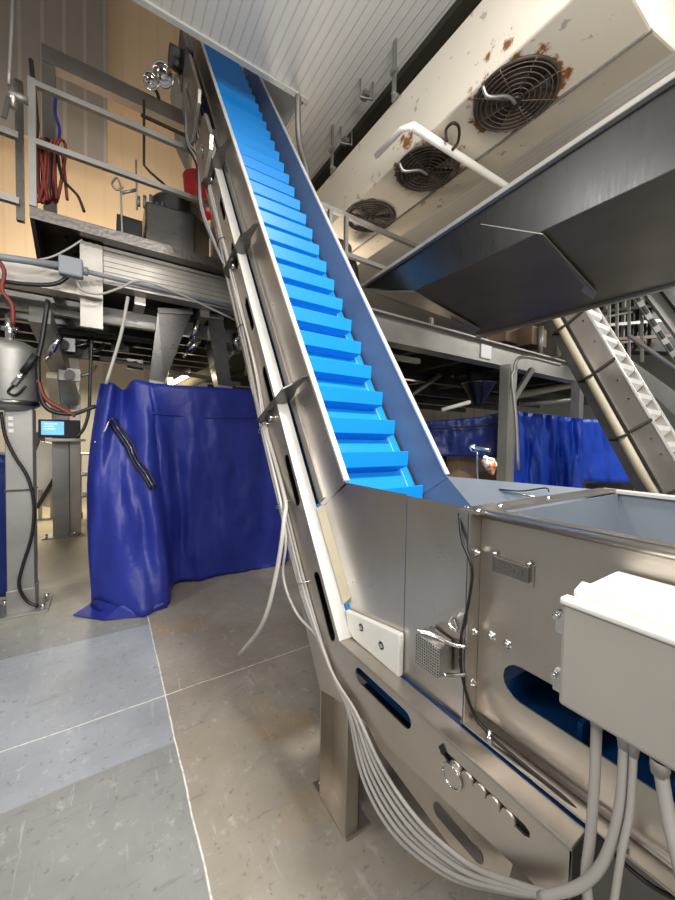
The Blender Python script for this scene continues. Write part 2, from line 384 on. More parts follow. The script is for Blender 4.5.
for y, z in ((1.03, .80), (.915, .79)):
    MB().lathe((XW-.023, y, z), [(0, .006), (.006, .005), (.008, 0), (.014, 0), (.014, -.002)], 14, (-1, 0, 0)).build('bolt', 'chrome', blk)
for a, b in ((1.43, .05),):
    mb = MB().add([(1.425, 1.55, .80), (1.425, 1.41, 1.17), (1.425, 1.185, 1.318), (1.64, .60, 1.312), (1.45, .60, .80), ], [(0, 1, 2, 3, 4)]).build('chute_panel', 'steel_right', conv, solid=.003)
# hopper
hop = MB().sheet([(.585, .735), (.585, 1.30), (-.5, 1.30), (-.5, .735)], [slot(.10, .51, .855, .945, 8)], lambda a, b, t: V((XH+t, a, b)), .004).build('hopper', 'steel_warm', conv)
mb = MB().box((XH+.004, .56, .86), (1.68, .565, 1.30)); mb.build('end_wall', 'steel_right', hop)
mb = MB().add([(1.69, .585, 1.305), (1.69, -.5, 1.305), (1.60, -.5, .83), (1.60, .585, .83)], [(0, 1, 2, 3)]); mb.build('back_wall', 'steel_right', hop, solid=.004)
mb = MB().box((XH, -.5, .735), (1.69, -.495, 1.30)); mb.build('end_wall', 'steel', hop)
mb = MB(); mb.tube([(XH-.008, .60, 1.305), (XH-.008, -.5, 1.305)], .012, 12, False); mb.box((XH-.008, -.5, 1.305), (XH+.022, .6, 1.317)); mb.build('rim', 'steel', hop)
MB().box((1.675, -.5, 1.30), (1.715, .62, 1.314)).build('rim', 'steel_bright', hop, bevel=.002)
MB().box((.808, .565, 1.305), (1.69, .625, 1.315)).build('end_bar', 'steel', hop, bevel=.002)
MB().box((.803, .586, .735), (XH+.002, .591, 1.306)).build('end_flange', 'steel_warm', hop)
MB().box((.80, -.5, .735), (XH+.002, .60, .740)).build('bottom_flange', 'steel', hop, bevel=.002)
MB().tube([(XH-.002, .58, .748), (XH-.002, -.5, .748)], .010, 10, False).build('flange_bend', 'steel', hop)
for y, z in ((.83, 0),): pass
for y, z, r in ((.545, .985, .008), (.50, .985, .007), (.62, 1.31, .006)):
    x = XH-.001 if z < 1.3 else .83
    MB().lathe((x, y, z), [(0, r*1.3), (r*.8, r*1.2), (r, r*.6), (r, 0), (r*1.6, 0), (r*1.6, -.002)], 12, (-1, 0, 0)).build('bolt', 'chrome', hop)
for y in (.52, .24):
    b = MB().lathe((.815, y, .741), [(0, .022), (.006, .021), (.006, .008), (.010, .008), (.010, 0)], 12); b.build('bolt', 'chrome', hop)
for px, py in ((478, 511), (500, 506), (548, 498)):
    p = at(px, py, z=1.316); MB().lathe(p, [(0, .007), (.006, .006), (.008, 0)], 12).build('bolt', 'chrome', hop)
for z in (1.20, .985, .845):
    MB().lathe((.828, .584, z), [(0, .012), (.006, .011), (.006, .004), (.010, .004), (.010, 0)], 12, (0, -1, 0)).build('bolt', 'chrome', hop)
# nameplate with worn engraved lettering
np_ = MB().box((XH-.014, .447, 1.162), (XH-.001, .542, 1.202)).build('nameplate', 'steel_text', hop, bevel=.003)
MB().box((XH-.004, .440, 1.152), (XH-.0005, .549, 1.206)).build('nameplate_rim', 'steel', np_)
for y in (.45, .539): MB().lathe((XH-.006, y, 1.207), [(0, .008), (.005, .006), (.006, 0)], 10, (-1, 0, 0)).build('screw', 'chrome', np_)
fc = bpy.data.curves.new('plate_lettering', 'FONT'); fc.body = 'ROZENT'; fc.size = .0205; fc.extrude = .0006; fc.align_x = 'CENTER'; fc.align_y = 'CENTER'
fo = bpy.data.objects.new('plate_lettering', fc); C.objects.link(fo); fc.materials.append(M['engrave'])
dg = bpy.context.evaluated_depsgraph_get(); tm = bpy.data.meshes.new_from_object(fo.evaluated_get(dg)); bpy.data.objects.remove(fo)
fo = bpy.data.objects.new('plate_lettering', tm); C.objects.link(fo)
fo.parent = np_; fo.location = V((XH-.0147, .497, 1.183))-origin(np_); fo.rotation_euler = (radians(90), 0, radians(-90))
# perforated guard over the sensor
g = MB().hexa([(.70, .59, .895), (.805, .635, .845), (.805, .71, .865), (.70, .675, .893), (.70, .59, .972), (.805, .635, .942), (.805, .71, .952), (.70, .675, .977)])
guard = g.build('perforated_guard', 'perforated', conv, bevel=.004)
for p in ([(.70, .668, .985), (.73, .64, .978), (.77, .61, .955), (.80, .585, .95)], [(.78, .60, .99), (.77, .62, 1.005), (.80, .63, 1.01), (.81, .62, .98)], [(.73, .60, .89), (.77, .60, .875), (.80, .585, .875)]):
    MB().tube(p, .005, 8).build('shackle', 'chrome', guard)
# brackets around the side flange
def bracket(s):
    P = [(XW+.0, -.02), (.785, -.035), (.757, -.09), (.722, -.13), (.698, -.40), (.735, -.44), (.806, -.43), (.79, -.36), (.742, -.345), (.738, -.29), (.796, -.24), (.80, -.20), (.785, -.14), (.80, -.06)]
    t = .006; return MB().add([inc(x, s, n) for x, n in P]+[inc(x, s+t, n) for x, n in P], [])
def bracket_build(s):
    P = [(XW, -.02), (.785, -.035), (.757, -.09), (.722, -.13), (.676, -.40), (.72, -.45), (.785, -.435), (.782, -.33), (.742, -.315), (.738, -.268), (.790, -.232), (.80, -.17), (.792, -.12), (.806, -.06)]
    b = MB().sheet(P, [], lambda a, n, t: inc(a, s+t, n), .008).build('bracket', 'steel_dark', conv)
    MB().cyl(inc(.75, s+.03, -.20), inc(.81, s+.03, -.20), .008, 12).build('bolt', 'chrome', b)
    MB().cyl(inc(.735, s-.03, -.33), inc(.71, s-.03, -.33), .016, 14).build('bolt', 'chrome', b)
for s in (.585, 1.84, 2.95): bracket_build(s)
# drive side cover plates near the top
for s0, s1, n0, n1 in ((2.95, 3.45, -.42, -.07), (3.75, 4.7, -.50, -.06)):
    k = .07; P = [(s0+k, n0), (s1-k, n0), (s1, n0+k), (s1, n1-k), (s1-k, n1), (s0+k, n1), (s0, n1-k), (s0, n0+k)]
    MB().sheet(P, [slot(s0+.14, s1-.14, -.30, -.25)], lambda a, n, t: inc(.70-t, a, n), .03).build('cover_plate', 'steel', conv, bevel=.004)
mb = MB(); mb.cyl(inc(.70, 5.0, -.25), inc(.55, 5.0, -.25), .11, 24).build('drive_motor', 'steel_dark', conv)
ibox(MB(), .66, .735, 4.75, 5.35, -.42, -.05).build('gearbox', 'steel_dark', conv, bevel=.02)
# legs
def leg(x, sgn, y0=1.04, y1=1.24):
    l = MB().box((x+sgn*.055, y0, .01), (x+sgn*.062, y1, .56)).box((x, y0, .01), (x+sgn*.06, y0+.007, .56)).box((x, y1-.007, .01), (x+sgn*.06, y1, .50)).build('leg', 'steel_warm', conv)
    MB().box((x-.004, 1.03 if y0 > 1 else y0-.02, 0), (x+sgn*.112, y1+.05, .010)).build('foot_plate', 'steel_warm', l, bevel=.002)
    for p in ((.025, .0), (.025, .22)):
        MB().lathe((x+sgn*p[0], y0+.015+p[1], .010), [(0, .010), (.007, .009), (.007, .0), (.012, 0)], 10).build('bolt', 'chrome', l)
leg(.742, 1); leg(1.49, -1); leg(.82, 1, -.35, -.15); leg(1.49, -1, -.35, -.15)

# ------------------------------------------------------------------ enclosure on the hopper
box = thing('control_box', 'pale grey electrical enclosure mounted on the hopper front', 'electrical box', (.64, .08, 1.06))
BY0, BY1, BX = -.30, .275, .625
MB().box((BX+.035, BY0, 1.062), (XH-.012, BY1, 1.212)).build('body', 'box_grey', box, bevel=.004)
MB().box((BX, BY0-.004, 1.066), (BX+.032, BY1+.004, 1.236)).build('door', 'box_grey', box, bevel=.006)
MB().box((BX-.004, BY0-.006, 1.234), (BX+.022, BY1+.006, 1.246)).build('door_rim', 'white_plastic', box, bevel=.004)
mb = MB().hexa([(BX+.030, BY0, 1.236), (BX+.060, BY0, 1.236), (BX+.060, BY1, 1.236), (BX+.030, BY1, 1.236), (BX+.030, BY0, 1.252), (BX+.060, BY0, 1.262), (BX+.060, BY1, 1.262), (BX+.030, BY1, 1.252)]); mb.build('gutter', 'white_plastic', box, bevel=.003)
mb = MB().hexa([(BX+.060, BY0, 1.205), (XH-.012, BY0, 1.205), (XH-.012, BY1, 1.205), (BX+.060, BY1, 1.205), (BX+.055, BY0, 1.250), (XH-.012, BY0, 1.250), (XH-.012, BY1, 1.250), (BX+.055, BY1, 1.250)]); mb.build('roof', 'white_plastic', box, bevel=.003)
for z in (1.20, 1.10):
    h = MB().box((BX+.004, BY1+.003, z-.018), (BX+.018, BY1+.015, z+.018)); h.cyl((BX+.006, BY1+.012, z+.01), (BX-.004, BY1+.012, z+.01), .005, 10); h.build('latch', 'chrome', box, bevel=.002)

# cables dropping out of the enclosure
drops = [([(597, 718), (594, 790), (590, 840), (586, 880), (592, 925)], .0078, 'thick grey cable hanging from the enclosure underside, leftmost of its row'),
         ([(625, 740), (621, 800), (612, 840), (598, 870), (575, 888), (540, 897)], .0075, 'thick grey cable curving left from the enclosure into the cable bundle'),
         ([(634, 748), (630, 810), (622, 850), (612, 915)], .005, 'thin grey cable hanging straight from the middle of the enclosure'),
         ([(660, 766), (668, 815), (676, 850), (690, 910)], .0085, 'grey cable leaving the enclosure nearest the photo right edge')]
for px, r, lb in drops:
    p0 = at(*px[0], z=1.055); pts = [p0]+[at(a, b, x=p0.x-.004*i) for i, (a, b) in enumerate(px[1:])]
    MB().lathe(p0, [(.0, -.012), (r*1.15, -.012), (r*1.2, -.004), (r*1.3, -.004), (r*1.3, .009)], 12).build('cable_gland', 'cable', box)
    tag(MB().tube(pts, r, 10).build('cable', 'cable'), lb, 'cable', 'grey cables below the enclosure')
# black lead along the hopper corner and flange
pts = [at(459, 512, x=.815), at(462, 540, x=.80), at(472, 568, x=.798), at(469, 600, x=.798), at(461, 640, x=.798), at(463, 680, x=.80), at(480, 724, x=.812), at(530, 770, x=.815), at(572, 805, x=.815), at(610, 850, x=.815), at(655, 888, x=.815), at(690, 895, x=.80), at(672, 820, x=.75), at(660, 790, x=.74)]
tag(MB().tube(pts, .004, 8).build('sensor_lead', 'cable_black'), 'thin black lead running down the hopper corner and along its flange', 'cable')

# ------------------------------------------------------------------ cable bundle along the incline
lowpx = [(330, 668), (352, 712), (372, 772), (405, 826), (455, 868), (505, 886), (548, 895)]
for k in range(6):
    x = .728-.010*(k % 2); off = (k-2.5)
    pts = [inc(x, 4.6-.9*j, -.40-.012*off*(1 if j % 2 else .6)+.03*sin(j*1.7+k)) for j in range(5)]
    pts += [inc(x, .55, -.44-.010*off), inc(x, .1, -.435-.009*off), inc(x, -.3, -.425-.008*off)]
    for j, (a, b) in enumerate(lowpx):
        w = (0, 1, 2.6, 3.4, 3., 2., .6)[j]; pts.append(at(a+off*w*1.5, b-off*w*.75 if j > 1 else b, x=x-.004*j))
    tag(MB().tube(pts, .006, 8).build('cable', 'cable'), 'grey cable in the bundle strapped along the left side of the blue-belt conveyor', 'cable', 'grey cables strapped along the conveyor side')
for s in (-.28, .1, .55, 1.3, 2.2):
    P = [inc(.735, s, -.365), inc(.70, s, -.39), inc(.70, s+.01, -.47), inc(.735, s+.01, -.495)]
    tag(MB().tube(P, .003, 6).build('cable_tie', 'black' if s > 1 else 'chrome'), 'small tie holding the grey cable bundle to the conveyor side plate', 'cable tie', 'ties on the conveyor cable bundle')
pts = [inc(.72, .75, -.44), at(283, 490, x=.72), at(284, 520, x=.66), at(276, 575, x=.62), at(262, 625, x=.58), at(239, 655, x=.55)]
o = tag(MB().tube(pts, .010, 10).build('loose_cable', 'cable'), 'loose grey cable hanging off the conveyor with its cut end above the floor', 'cable')
pts = [inc(.72, .72, -.45), at(284, 520, x=.69), at(283, 575, x=.68), at(296, 612, x=.70), at(318, 638, x=.72), at(332, 672, x=.725)]
tag(MB().tube(pts, .0065, 8).build('slack_cable', 'cable'), 'thin pale cable looping slack beside the conveyor side plate', 'cable')

# small stand with bag of orange on the chute edge
hk = thing('sensor_holder', 'bent wire arm with clamp standing on the chute edge', 'sensor holder', at(478, 485, z=1.315))
MB().tube([at(477, 449, x=1.52), at(478, 482, x=1.52), at(482, 487, x=1.50), at(535, 497, x=1.50)], .004, 8).build('wire_arm', 'chrome', hk)
MB().tube([at(486, 484, x=1.5), at(492, 488, x=1.5), at(520, 491, x=1.5), at(545, 488, x=1.52), at(549, 492, x=1.52)], .003, 8).build('lead', 'cable_black', hk)
MB().cyl(at(470, 447, x=1.52), at(490, 450, x=1.52), .010, 14).lathe(at(473, 448, x=1.52), [(0, -.02), (.014, -.016), (.02, 0), (.014, .016), (0, .02)], 14).build('clamp', 'chrome', hk, bevel=.001)
mb = MB(); c = at(489, 466, x=1.53); rows = []
for i in range(9):
    t = i/8; rr = .008+.024*sin(pi*t**.7)
    rows.append([c+V((rr*cos(a)*(1+.25*sin(3*a+i)), rr*sin(a)*(1+.2*cos(2*a+i)), (.05-.10*t)*.8))+V((.022*(t-.5), -.01*t, 0)) for a in [2*pi*k/14 for k in range(15)]])
mb.grid(rows); tag(mb.build('plastic_bag', 'orange'), 'crumpled orange and white plastic bag tied to the wire arm', 'bag')
b2 = MB().tube([c+V((-.035, 0, .045)), c+V((-.01, 0, .03)), c+V((.02, 0, .02))], lambda t: .008+.012*t, 8); b2.build('bag_top', 'white_plastic', bpy.data.objects['plastic_bag'])

# ------------------------------------------------------------------ evaporator
ev = thing('evaporator', 'large rusty cream ceiling cooler with four round fans', 'cooling unit', (2.5, 2.7, 3.9))
EY0, EY1, EZ = .82, 4.9, 3.9
prof = [(2.125, EZ), (2.655, EZ), (3.08, 4.02), (3.10, 4.20), (2.9, 4.46), (2.125, 4.46)]
MB().prism([(x, EY0, z) for x, z in prof], (0, EY1-EY0, 0)).build('housing', 'rusty', ev, bevel=.015)
# material uses world-like coordinates: shift
MB().box((2.652, EY0, EZ-.012), (2.672, EY1, EZ+.004)).build('seam_trim', 'galv', ev)
for k, y in enumerate(FAN_Y):
    f = MB().lathe((FAN_X, y, EZ), [(FAN_R, .0), (FAN_R, -.012), (FAN_R-.02, -.016), (FAN_R-.02, -.002), (0, -.002)], 40, (0, 0, 1)).build('fan', 'fan_dark', ev)
    g = MB()
    for r in (.05, .085, .12, .155, .19, .225, .255): g.tube([(FAN_X+r*cos(a), y+r*sin(a), EZ-.022+.0*r) for a in [2*pi*i/32 for i in range(33)]], .003, 5, False)
    for i in range(8): a = 2*pi*i/8+.2; g.tube([(FAN_X+.03*cos(a), y+.03*sin(a), EZ-.026), (FAN_X+.275*cos(a), y+.275*sin(a), EZ-.016)], .0035, 5, False)
    g.build('fan_guard', 'guard_wire', f)
    b = MB()
    for i in range(5):
        a = 2*pi*i/5+k; p = lambda r, da, z: (FAN_X+r*cos(a+da), y+r*sin(a+da), EZ+z)
        b.add([p(.05, -.3, -.012), p(.22, -.28, -.014), p(.22, .28, -.005), p(.05, .4, -.004)], [(0, 1, 2, 3)])
    b.build('fan_blades', 'steel_dark', f)
    MB().cyl((FAN_X, y, EZ-.045), (FAN_X, y, EZ-.01), .04, 20).build('hub', 'black_metal', f)
    if k < 2: MB().tube([(FAN_X-.27, y+.07, EZ-.02), (FAN_X-.22, y+.06, EZ-.07), (FAN_X-.1, y+.0, EZ-.05), (FAN_X, y, EZ-.045)], .012, 8).build('motor_lead', 'galv', f)
for y in (1.3, 2.4, 3.4):
    h = thing('hanger_bracket', ('steel hanger clip nearest the photo top on the dark ceiling rail', 'steel hanger clip in the middle of the dark ceiling rail', 'steel hanger clip nearest the conveyor on the dark ceiling rail')[(1.3, 2.4, 3.4).index(y)], 'bracket', (2.1, y, 4.5))
    MB().box((2.07, y-.02, 4.40), (2.085, y+.02, CZ)).box((2.05, y-.03, 4.62), (2.10, y+.03, 4.66)).build('strap', 'galv', h)
    MB().cyl((2.06, y, 4.46), (2.125, y, 4.46), .018, 12).build('bolt', 'galv', h)
P = [at(412, 126, z=3.82), at(505, 186, z=3.82)]
wp = thing('drain_pipe', 'white drain pipe slanting beneath the rusty cooler fans', 'pipe', P[0])
MB().tube(P+[P[1]+(P[1]-P[0])*.5], .030, 12, False).build('pipe_run', 'white_paint', wp)
MB().tube([P[0], P[0]+V((-.02, .10, .03)), P[0]+V((.0, .42, .05))], .022, 12, False).build('pipe_branch', 'white_paint', wp)
q = at(458, 148, z=3.83)
tag(MB().tube([at(447, 142, z=3.80), at(446, 130, z=3.86), at(453, 123, z=3.86), at(459, 128, z=3.86), at(458, 142, z=3.84), at(452, 150, z=3.80)], .011, 8).build('rusty_hook', 'dark_beam'), 'rusty bent hook looped over the white drain pipe', 'hook')
for px, py, k in ((365, 100, 0), (345, 145, 1)):
    p = at(px, py, z=4.72)
    b = MB().tube([p+V((-.06, 0, .16)), p+V((-.06, 0, 0)), p+V((.06, -.04, 0)), p+V((.06, -.04, .16))], .010, 8, False); b.box(p+V((-.03, -.04, .02)), p+V((.03, .04, .06)))
    tag(b.build('ceiling_clip', 'galv'), ('small wire clip on the ceiling beside the dark rail, upper one', 'small wire clip on the ceiling beside the dark rail, lower one')[k], 'clip')
P = [V((OX-.05, OY+.05, CZ+.1)), at(298, 100, z=CZ-.05), at(299, 140, x=1.66), at(306, 168, x=1.72), at(308, 190, x=1.74), at(308, 230, x=1.76)]
tag(MB().tube(P, .03, 12).build('conduit_pipe', 'galv'), 'grey bent pipe hanging from the ceiling opening behind the conveyor', 'pipe')

# ------------------------------------------------------------------ polished pan overhead
tr = thing('overhead_pan', 'large dark polished steel pan overhead at right', 'pan', (2.35, .8, 2.5))
TX0, TX1, TY0, TY1, TZ, TT = 1.72, 2.975, -.8, 2.15, 2.49, 2.79
LZ = lambda y: 2.832-.055*y
MB().add([(TX0, TY0, LZ(TY0)), (TX0, TY1+.17, LZ(TY1+.17)), (TX0, TY1-.42, TZ), (TX0, TY0, TZ)], [(0, 1, 2, 3)]).build('side_sheet', 'tray', tr, solid=.004)
MB().add([(TX0, TY0, TZ), (TX0, TY1-.42, TZ), (TX1, TY1, TZ+.02), (TX1, TY0, TZ)], [(0, 1, 2, 3)]).build('bottom_sheet', 'tray_bottom', tr, solid=.004)
MB().add([(TX0, TY1+.17, LZ(TY1+.17)), (TX1, TY1+.12, TT), (TX1, TY1, TZ+.02), (TX0, TY1-.42, TZ)], [(0, 1, 2, 3)]).build('end_sheet', 'tray', tr, solid=.004)
y_ = TY1+.18; MB().hexa([(TX0-.03, TY0, LZ(TY0)-.013), (TX0+.01, TY0, LZ(TY0)-.013), (TX0+.01, y_, LZ(y_)-.013), (TX0-.03, y_, LZ(y_)-.013), (TX0-.03, TY0, LZ(TY0)+.013), (TX0+.01, TY0, LZ(TY0)+.013), (TX0+.01, y_, LZ(y_)+.013), (TX0-.03, y_, LZ(y_)+.013)]).build('rim', 'alu', tr, bevel=.004)
MB().box((TX1-.005, TY0, TZ-.012), (TX1+.03, TY1+.02, TZ+.035)).build('rim', 'alu', tr, bevel=.004)
for P in (((481, 224), (543, 234), (597, 293), (593, 299)), ((372, 291), (414, 291), (480, 329), (472, 335))):
    A, B = at(*P[0], x=TX0-.006), at(*P[1], x=TX0-.004); D, E_ = at(*P[2], z=TZ-.012), at(*P[3], z=TZ-.014)
    MB().add([A, B, D, E_], [(0, 1, 2, 3)]).build('stiffener', 'steel_warm', tr, solid=.004)
for y in (-.7, 1.6):
    MB().cyl((TX1+.012, y, TZ+.03), (TX1+.012, y, 2.95), .012, 10).build('hanger_rod', 'galv', tr)
# ------------------------------------------------------------------ left mezzanine
mz = thing('mezzanine_platform', 'raised steel walkway platform at upper left above the blue cover', 'platform', (.3, 5, 0))
PY = 3.95
MB().box((-.53, PY, 3.30), (1.62, 7.45, 3.34)).build('deck', 'steel_dark', mz)
MB().box((-.53, PY-.012, 3.29), (1.62, PY, 3.385)).build('toe_board', 'checker', mz)
MB().prism([(-.53, PY, 3.29), (-.53, PY+.5, 3.0), (-.53, PY+1.2, 3.0), (-.53, PY+1.2, 3.29)], (.03, 0, 0)).build('end_plate', 'black_metal', mz)
bm_ = MB().box((-.02, 4.16, 2.95), (1.62, 4.20, 3.29)).box((-.02, 4.12, 3.26), (1.62, 4.30, 3.29)).box((-.02, 4.12, 2.94), (1.62, 4.30, 2.965))
for k in range(5): bm_.box((-.02, 4.15, 3.02+.05*k), (1.62, 4.16, 3.035+.05*k))
bm_.build('main_beam', 'alu', mz)
pe = MB().box((-.20, 4.10, 2.50), (-.025, 4.14, 3.28))
for k in range(3): pe.box((-.185+.055*k, 4.092, 2.50), (-.165+.055*k, 4.10, 3.28))
pe.build('beam_end_plate', 'alu', mz)
sb = MB().box((-1.6, 4.10, 2.78), (-.20, 4.14, 2.96)).box((-1.6, 4.02, 2.76), (-.03, 4.20, 2.785)); sb.build('side_beam', 'alu', mz)
for k in range(6):
    y = 4.6+.5*k; MB().box((-1.6, y, 2.70), (1.62, y+.08, 2.86)).build('joist', 'steel_dark', mz)
for x in (-1.0, -.45, .25, .9): MB().box((x, 4.3, 2.86), (x+.10, 7.4, 3.0)).build('joist', 'steel_warm', mz)
MB().box((-1.6, 4.32, 3.02), (1.62, 7.45, 3.05)).build('lower_deck', 'black_metal', mz)
lp = thing('leaning_post', 'angled steel brace running back beneath the walkway left side', 'brace', at(50, 320, y=4.6))
MB().bar(at(40, 315, y=4.3), at(72, 400, y=6.2), .16, .16).build('web', 'galv', lp)
MB().bar(at(52, 375, y=5.2), at(56, 405, y=5.6), .10, .10).build('stub', 'cream', lp)

# posts and rails of the walkway
hr = thing('handrail', 'steel handrail with two rails in front of the beige wall', 'handrail', (-.51, PY, 3.4))
MB().box((-.535, PY, 3.40), (-.485, PY+.05, 4.44)).build('post', 'galv', hr)
MB().box((1.30, PY, 3.40), (1.35, PY+.05, 4.44)).build('post', 'galv', hr)
for z in (4.41, 3.94): MB().bar((-.51, PY+.025, z), (1.35, PY+.025, z+.005), .045, .045).build('top_rail' if z > 4 else 'mid_rail', 'galv', hr)
h2 = thing('handrail', 'short handrail at the photo left edge beside the corner post', 'handrail', (-.6, PY, 3.3))
MB().box((-.625, PY+.06, 3.28), (-.575, PY+.11, 4.42)).build('post', 'steel_dark', h2)
for z in (3.95, 3.42): MB().bar((-1.6, PY+.05, z+.02), (-.6, PY+.05, z), .05, .05).build('rail', 'galv', h2)
fr = thing('steel_frame', 'brown steel door frame standing on the walkway behind the handrail', 'frame', (-.5, 5, 3.34))
MB().box((-.56, 5.0, 3.34), (-.45, 5.12, 5.435)).build('upright', 'frame_brown', fr)
MB().box((-.56, 5.0, 5.44), (1.3, 5.12, 5.62)).build('header', 'frame_brown', fr)
MB().box((1.2, 5.0, 3.34), (1.3, 5.12, 5.44)).build('upright', 'frame_brown', fr)
tag(MB().tube([at(13, -40, y=3.7), at(12, 20, y=3.7), at(9, 85, y=3.7)], .012, 8).build('hanging_rod', 'galv'), 'thin steel rod hanging down at the top left corner', 'rod')
vl = thing('valve', 'small brass-grey ball valve on the corner post of the handrail', 'valve', at(12, 100, y=3.8))
p = at(13, 95, y=3.8)
MB().cyl(p+V((0, 0, .10)), p+V((0, 0, -.10)), .025, 12).build('body', 'steel_warm', vl)
MB().cyl(p+V((.09, 0, 0)), p+V((-.02, 0, 0)), .03, 12).build('union', 'galv', vl)
MB().bar(p+V((-.02, -.03, -.05)), p+V((-.05, -.03, -.22)), .03, .015).build('lever', 'steel_dark', vl)

# hoses on the rail
HL = ['dark red hose looped over the handrail, outermost of the hose bundle', 'dark red hose loop hanging against the handrail corner post', 'black hose in the middle of the hose bundle on the handrail',
      'dark red hose with the longest loop on the handrail', 'black hose loop drooping out onto the walkway deck', 'thin red hose coil on the right of the hose bundle', 'blue hose standing up above the hose bundle']
for k in range(7):
    x0 = 36+4*k; y = PY+.12+.02*k; mt = ['hose_red', 'hose_red', 'cable_black', 'hose_red', 'cable_black', 'hose_red', 'tarp'][k]
    if k == 4: pts = [at(58, 150, y=y), at(62, 178, y=y), at(76, 195, y=y), at(84, 212, y=y)]
    elif k == 6: pts = [at(56, 95, y=y+.1), at(57, 115, y=y+.1), at(60, 130, y=y+.1), at(55, 150, y=y)]
    else: pts = [at(x0-1, 202, y=y), at(x0-3, 165, y=y), at(x0+2, 141, y=y-.03), at(x0+8, 146, y=y), at(x0+6, 180, y=y), at(x0+1, 203, y=y), at(x0-1, 170, y=y+.02), at(x0+4, 150, y=y+.02), at(x0+10, 200, y=y)]
    tag(MB().tube([p+V((.012*sin(5*i+k), .01*cos(3*i+2*k), 0)) for i, p in enumerate(pts)], .013, 8).build('hose', mt), HL[k], 'hose', 'hoses hung on the handrail')
tag(MB().tube([at(31, 60+0, y=4.3), at(36, 112, y=4.2), at(37, 130, y=4.2), at(33, 148, y=4.2)], .018, 8).build('hook_hose', 'dark_beam'), 'short dark curved hose end beside the corner post', 'hose')

# machine on the walkway
md = thing('machine_housing', 'grey angular machine housing with drum on the walkway', 'machine', (.6, 4.7, 3.34))
a0 = at(146, 238, y=4.5); a1 = at(206, 243, y=4.5)
zb, zt = 3.34, 4.02
MB().prism([(.36, 4.42, zb), (.86, 4.36, zb), (1.06, 4.55, zb), (1.06, 5.2, zb), (.36, 5.2, zb)], (0, 0, zt-zb)).build('housing', 'steel_dark', md, bevel=.02)
MB().box((.10, 4.55, zb), (.34, 5.1, 3.86)).build('side_box', 'black_metal', md, bevel=.01)
MB().lathe((.72, 4.75, 3.98), [(.30, 0), (.30, .22), (.26, .28), (.0, .28)], 28).build('drum', 'steel_dark', md)
for k in range(6):
    p = V((.30+.06*k, 4.5, 3.98)); MB().cyl(p, p+V((0, 0, .10+.03*(k % 3))), .018, 10).build('fitting', 'galv', md)
tag(MB().lathe((.98, 4.75, 4.27), [(0, 0), (.16, 0), (.19, .38), (.195, .40), (.18, .40), (.0, .38)], 28).build('red_bucket', 'red'), 'red bucket on the drum beside the conveyor', 'bucket')
st = thing('loop_stand', 'thin rod with a looped top standing on the walkway', 'stand', at(121, 222, y=4.1))
MB().tube([V((.14, 4.12, 3.34)), at(121, 200, y=4.12), at(121, 188, y=4.12), at(117, 178, y=4.12), at(112, 184, y=4.12), at(117, 190, y=4.12), at(123, 187, y=4.12)], .009, 8).build('loop_rod', 'galv', st)
MB().cyl(at(122, 193, y=4.12), at(136, 190, y=4.12), .014, 10).build('clamp', 'galv', st)
MB().tube([at(136, 160, y=4.12), at(137, 210, y=4.12)], .008, 8, False).build('rod', 'galv', st)
tag(MB().tube([at(144, 100, y=4.1), at(144, 165, y=4.1), at(150, 172, y=4.1), at(165, 185, y=4.2)], .012, 8, False).build('bent_pipe', 'dark_beam'), 'thin dark bent pipe in front of the beige wall', 'pipe')
tag(MB().bar(at(141, 115, y=4.3), at(193, 139, y=4.3), .025, .025).build('cross_pipe', 'dark_beam'), 'short dark pipe crossing between bent pipe and conveyor', 'pipe')
sl = thing('floodlight', 'pair of round chrome lamp heads beside the conveyor top', 'lamp', at(158, 80, y=5.0))
for px, py, r in ((151, 80, .085), (163, 74, .12)):
    p = at(px, py, y=4.9); d = (V((0, 1.5, 1.5))-p).normalized()
    h = MB().lathe(p, [(0, -.06), (r*.5, -.05), (r, .02), (r, .06), (r*.86, .062), (r*.8, .03), (r*.3, .012), (0, .01)], 24, d).build('lamp_head', 'chrome', sl)
MB().tube([at(151, 84, y=5.0), at(158, 95, y=5.0), at(160, 110, y=5.05)], .02, 8).build('arm', 'black_metal', sl)
bf = thing('feed_chute', 'tall pale sheet metal chute beside the conveyor top', 'chute', at(180, 80, y=5.2))
MB().hexa([at(170, 95, y=5.4), at(187, 115, y=5.2), at(190, 180, y=5.2), at(176, 150, y=5.4), at(182, 40, y=5.5), at(190, 40, y=5.3), at(196, 120, y=5.4), at(186, 100, y=5.5)]).build('chute_sheet', 'steel_warm', bf, solid=0)
# ducts left of conveyor, hoses
for k in range(3):
    pts = [inc(.69, 4.6, -.30-.05*k), inc(.665, 4.0, -.50-.02*k), inc(.69, 3.4, -.40-.04*k), inc(.665, 2.8, -.50-.025*k), inc(.715, 2.0, -.45)]
    tag(MB().tube(pts, .009, 8).build('supply_hose', ['conduit', 'cable', 'cable_black'][k]), ['grey-blue supply hose snaking down the upper side of the blue-belt conveyor', 'pale supply hose snaking down the upper side of the blue-belt conveyor', 'black supply hose snaking down the upper side of the blue-belt conveyor'][k], 'hose', 'supply hoses at the conveyor top')

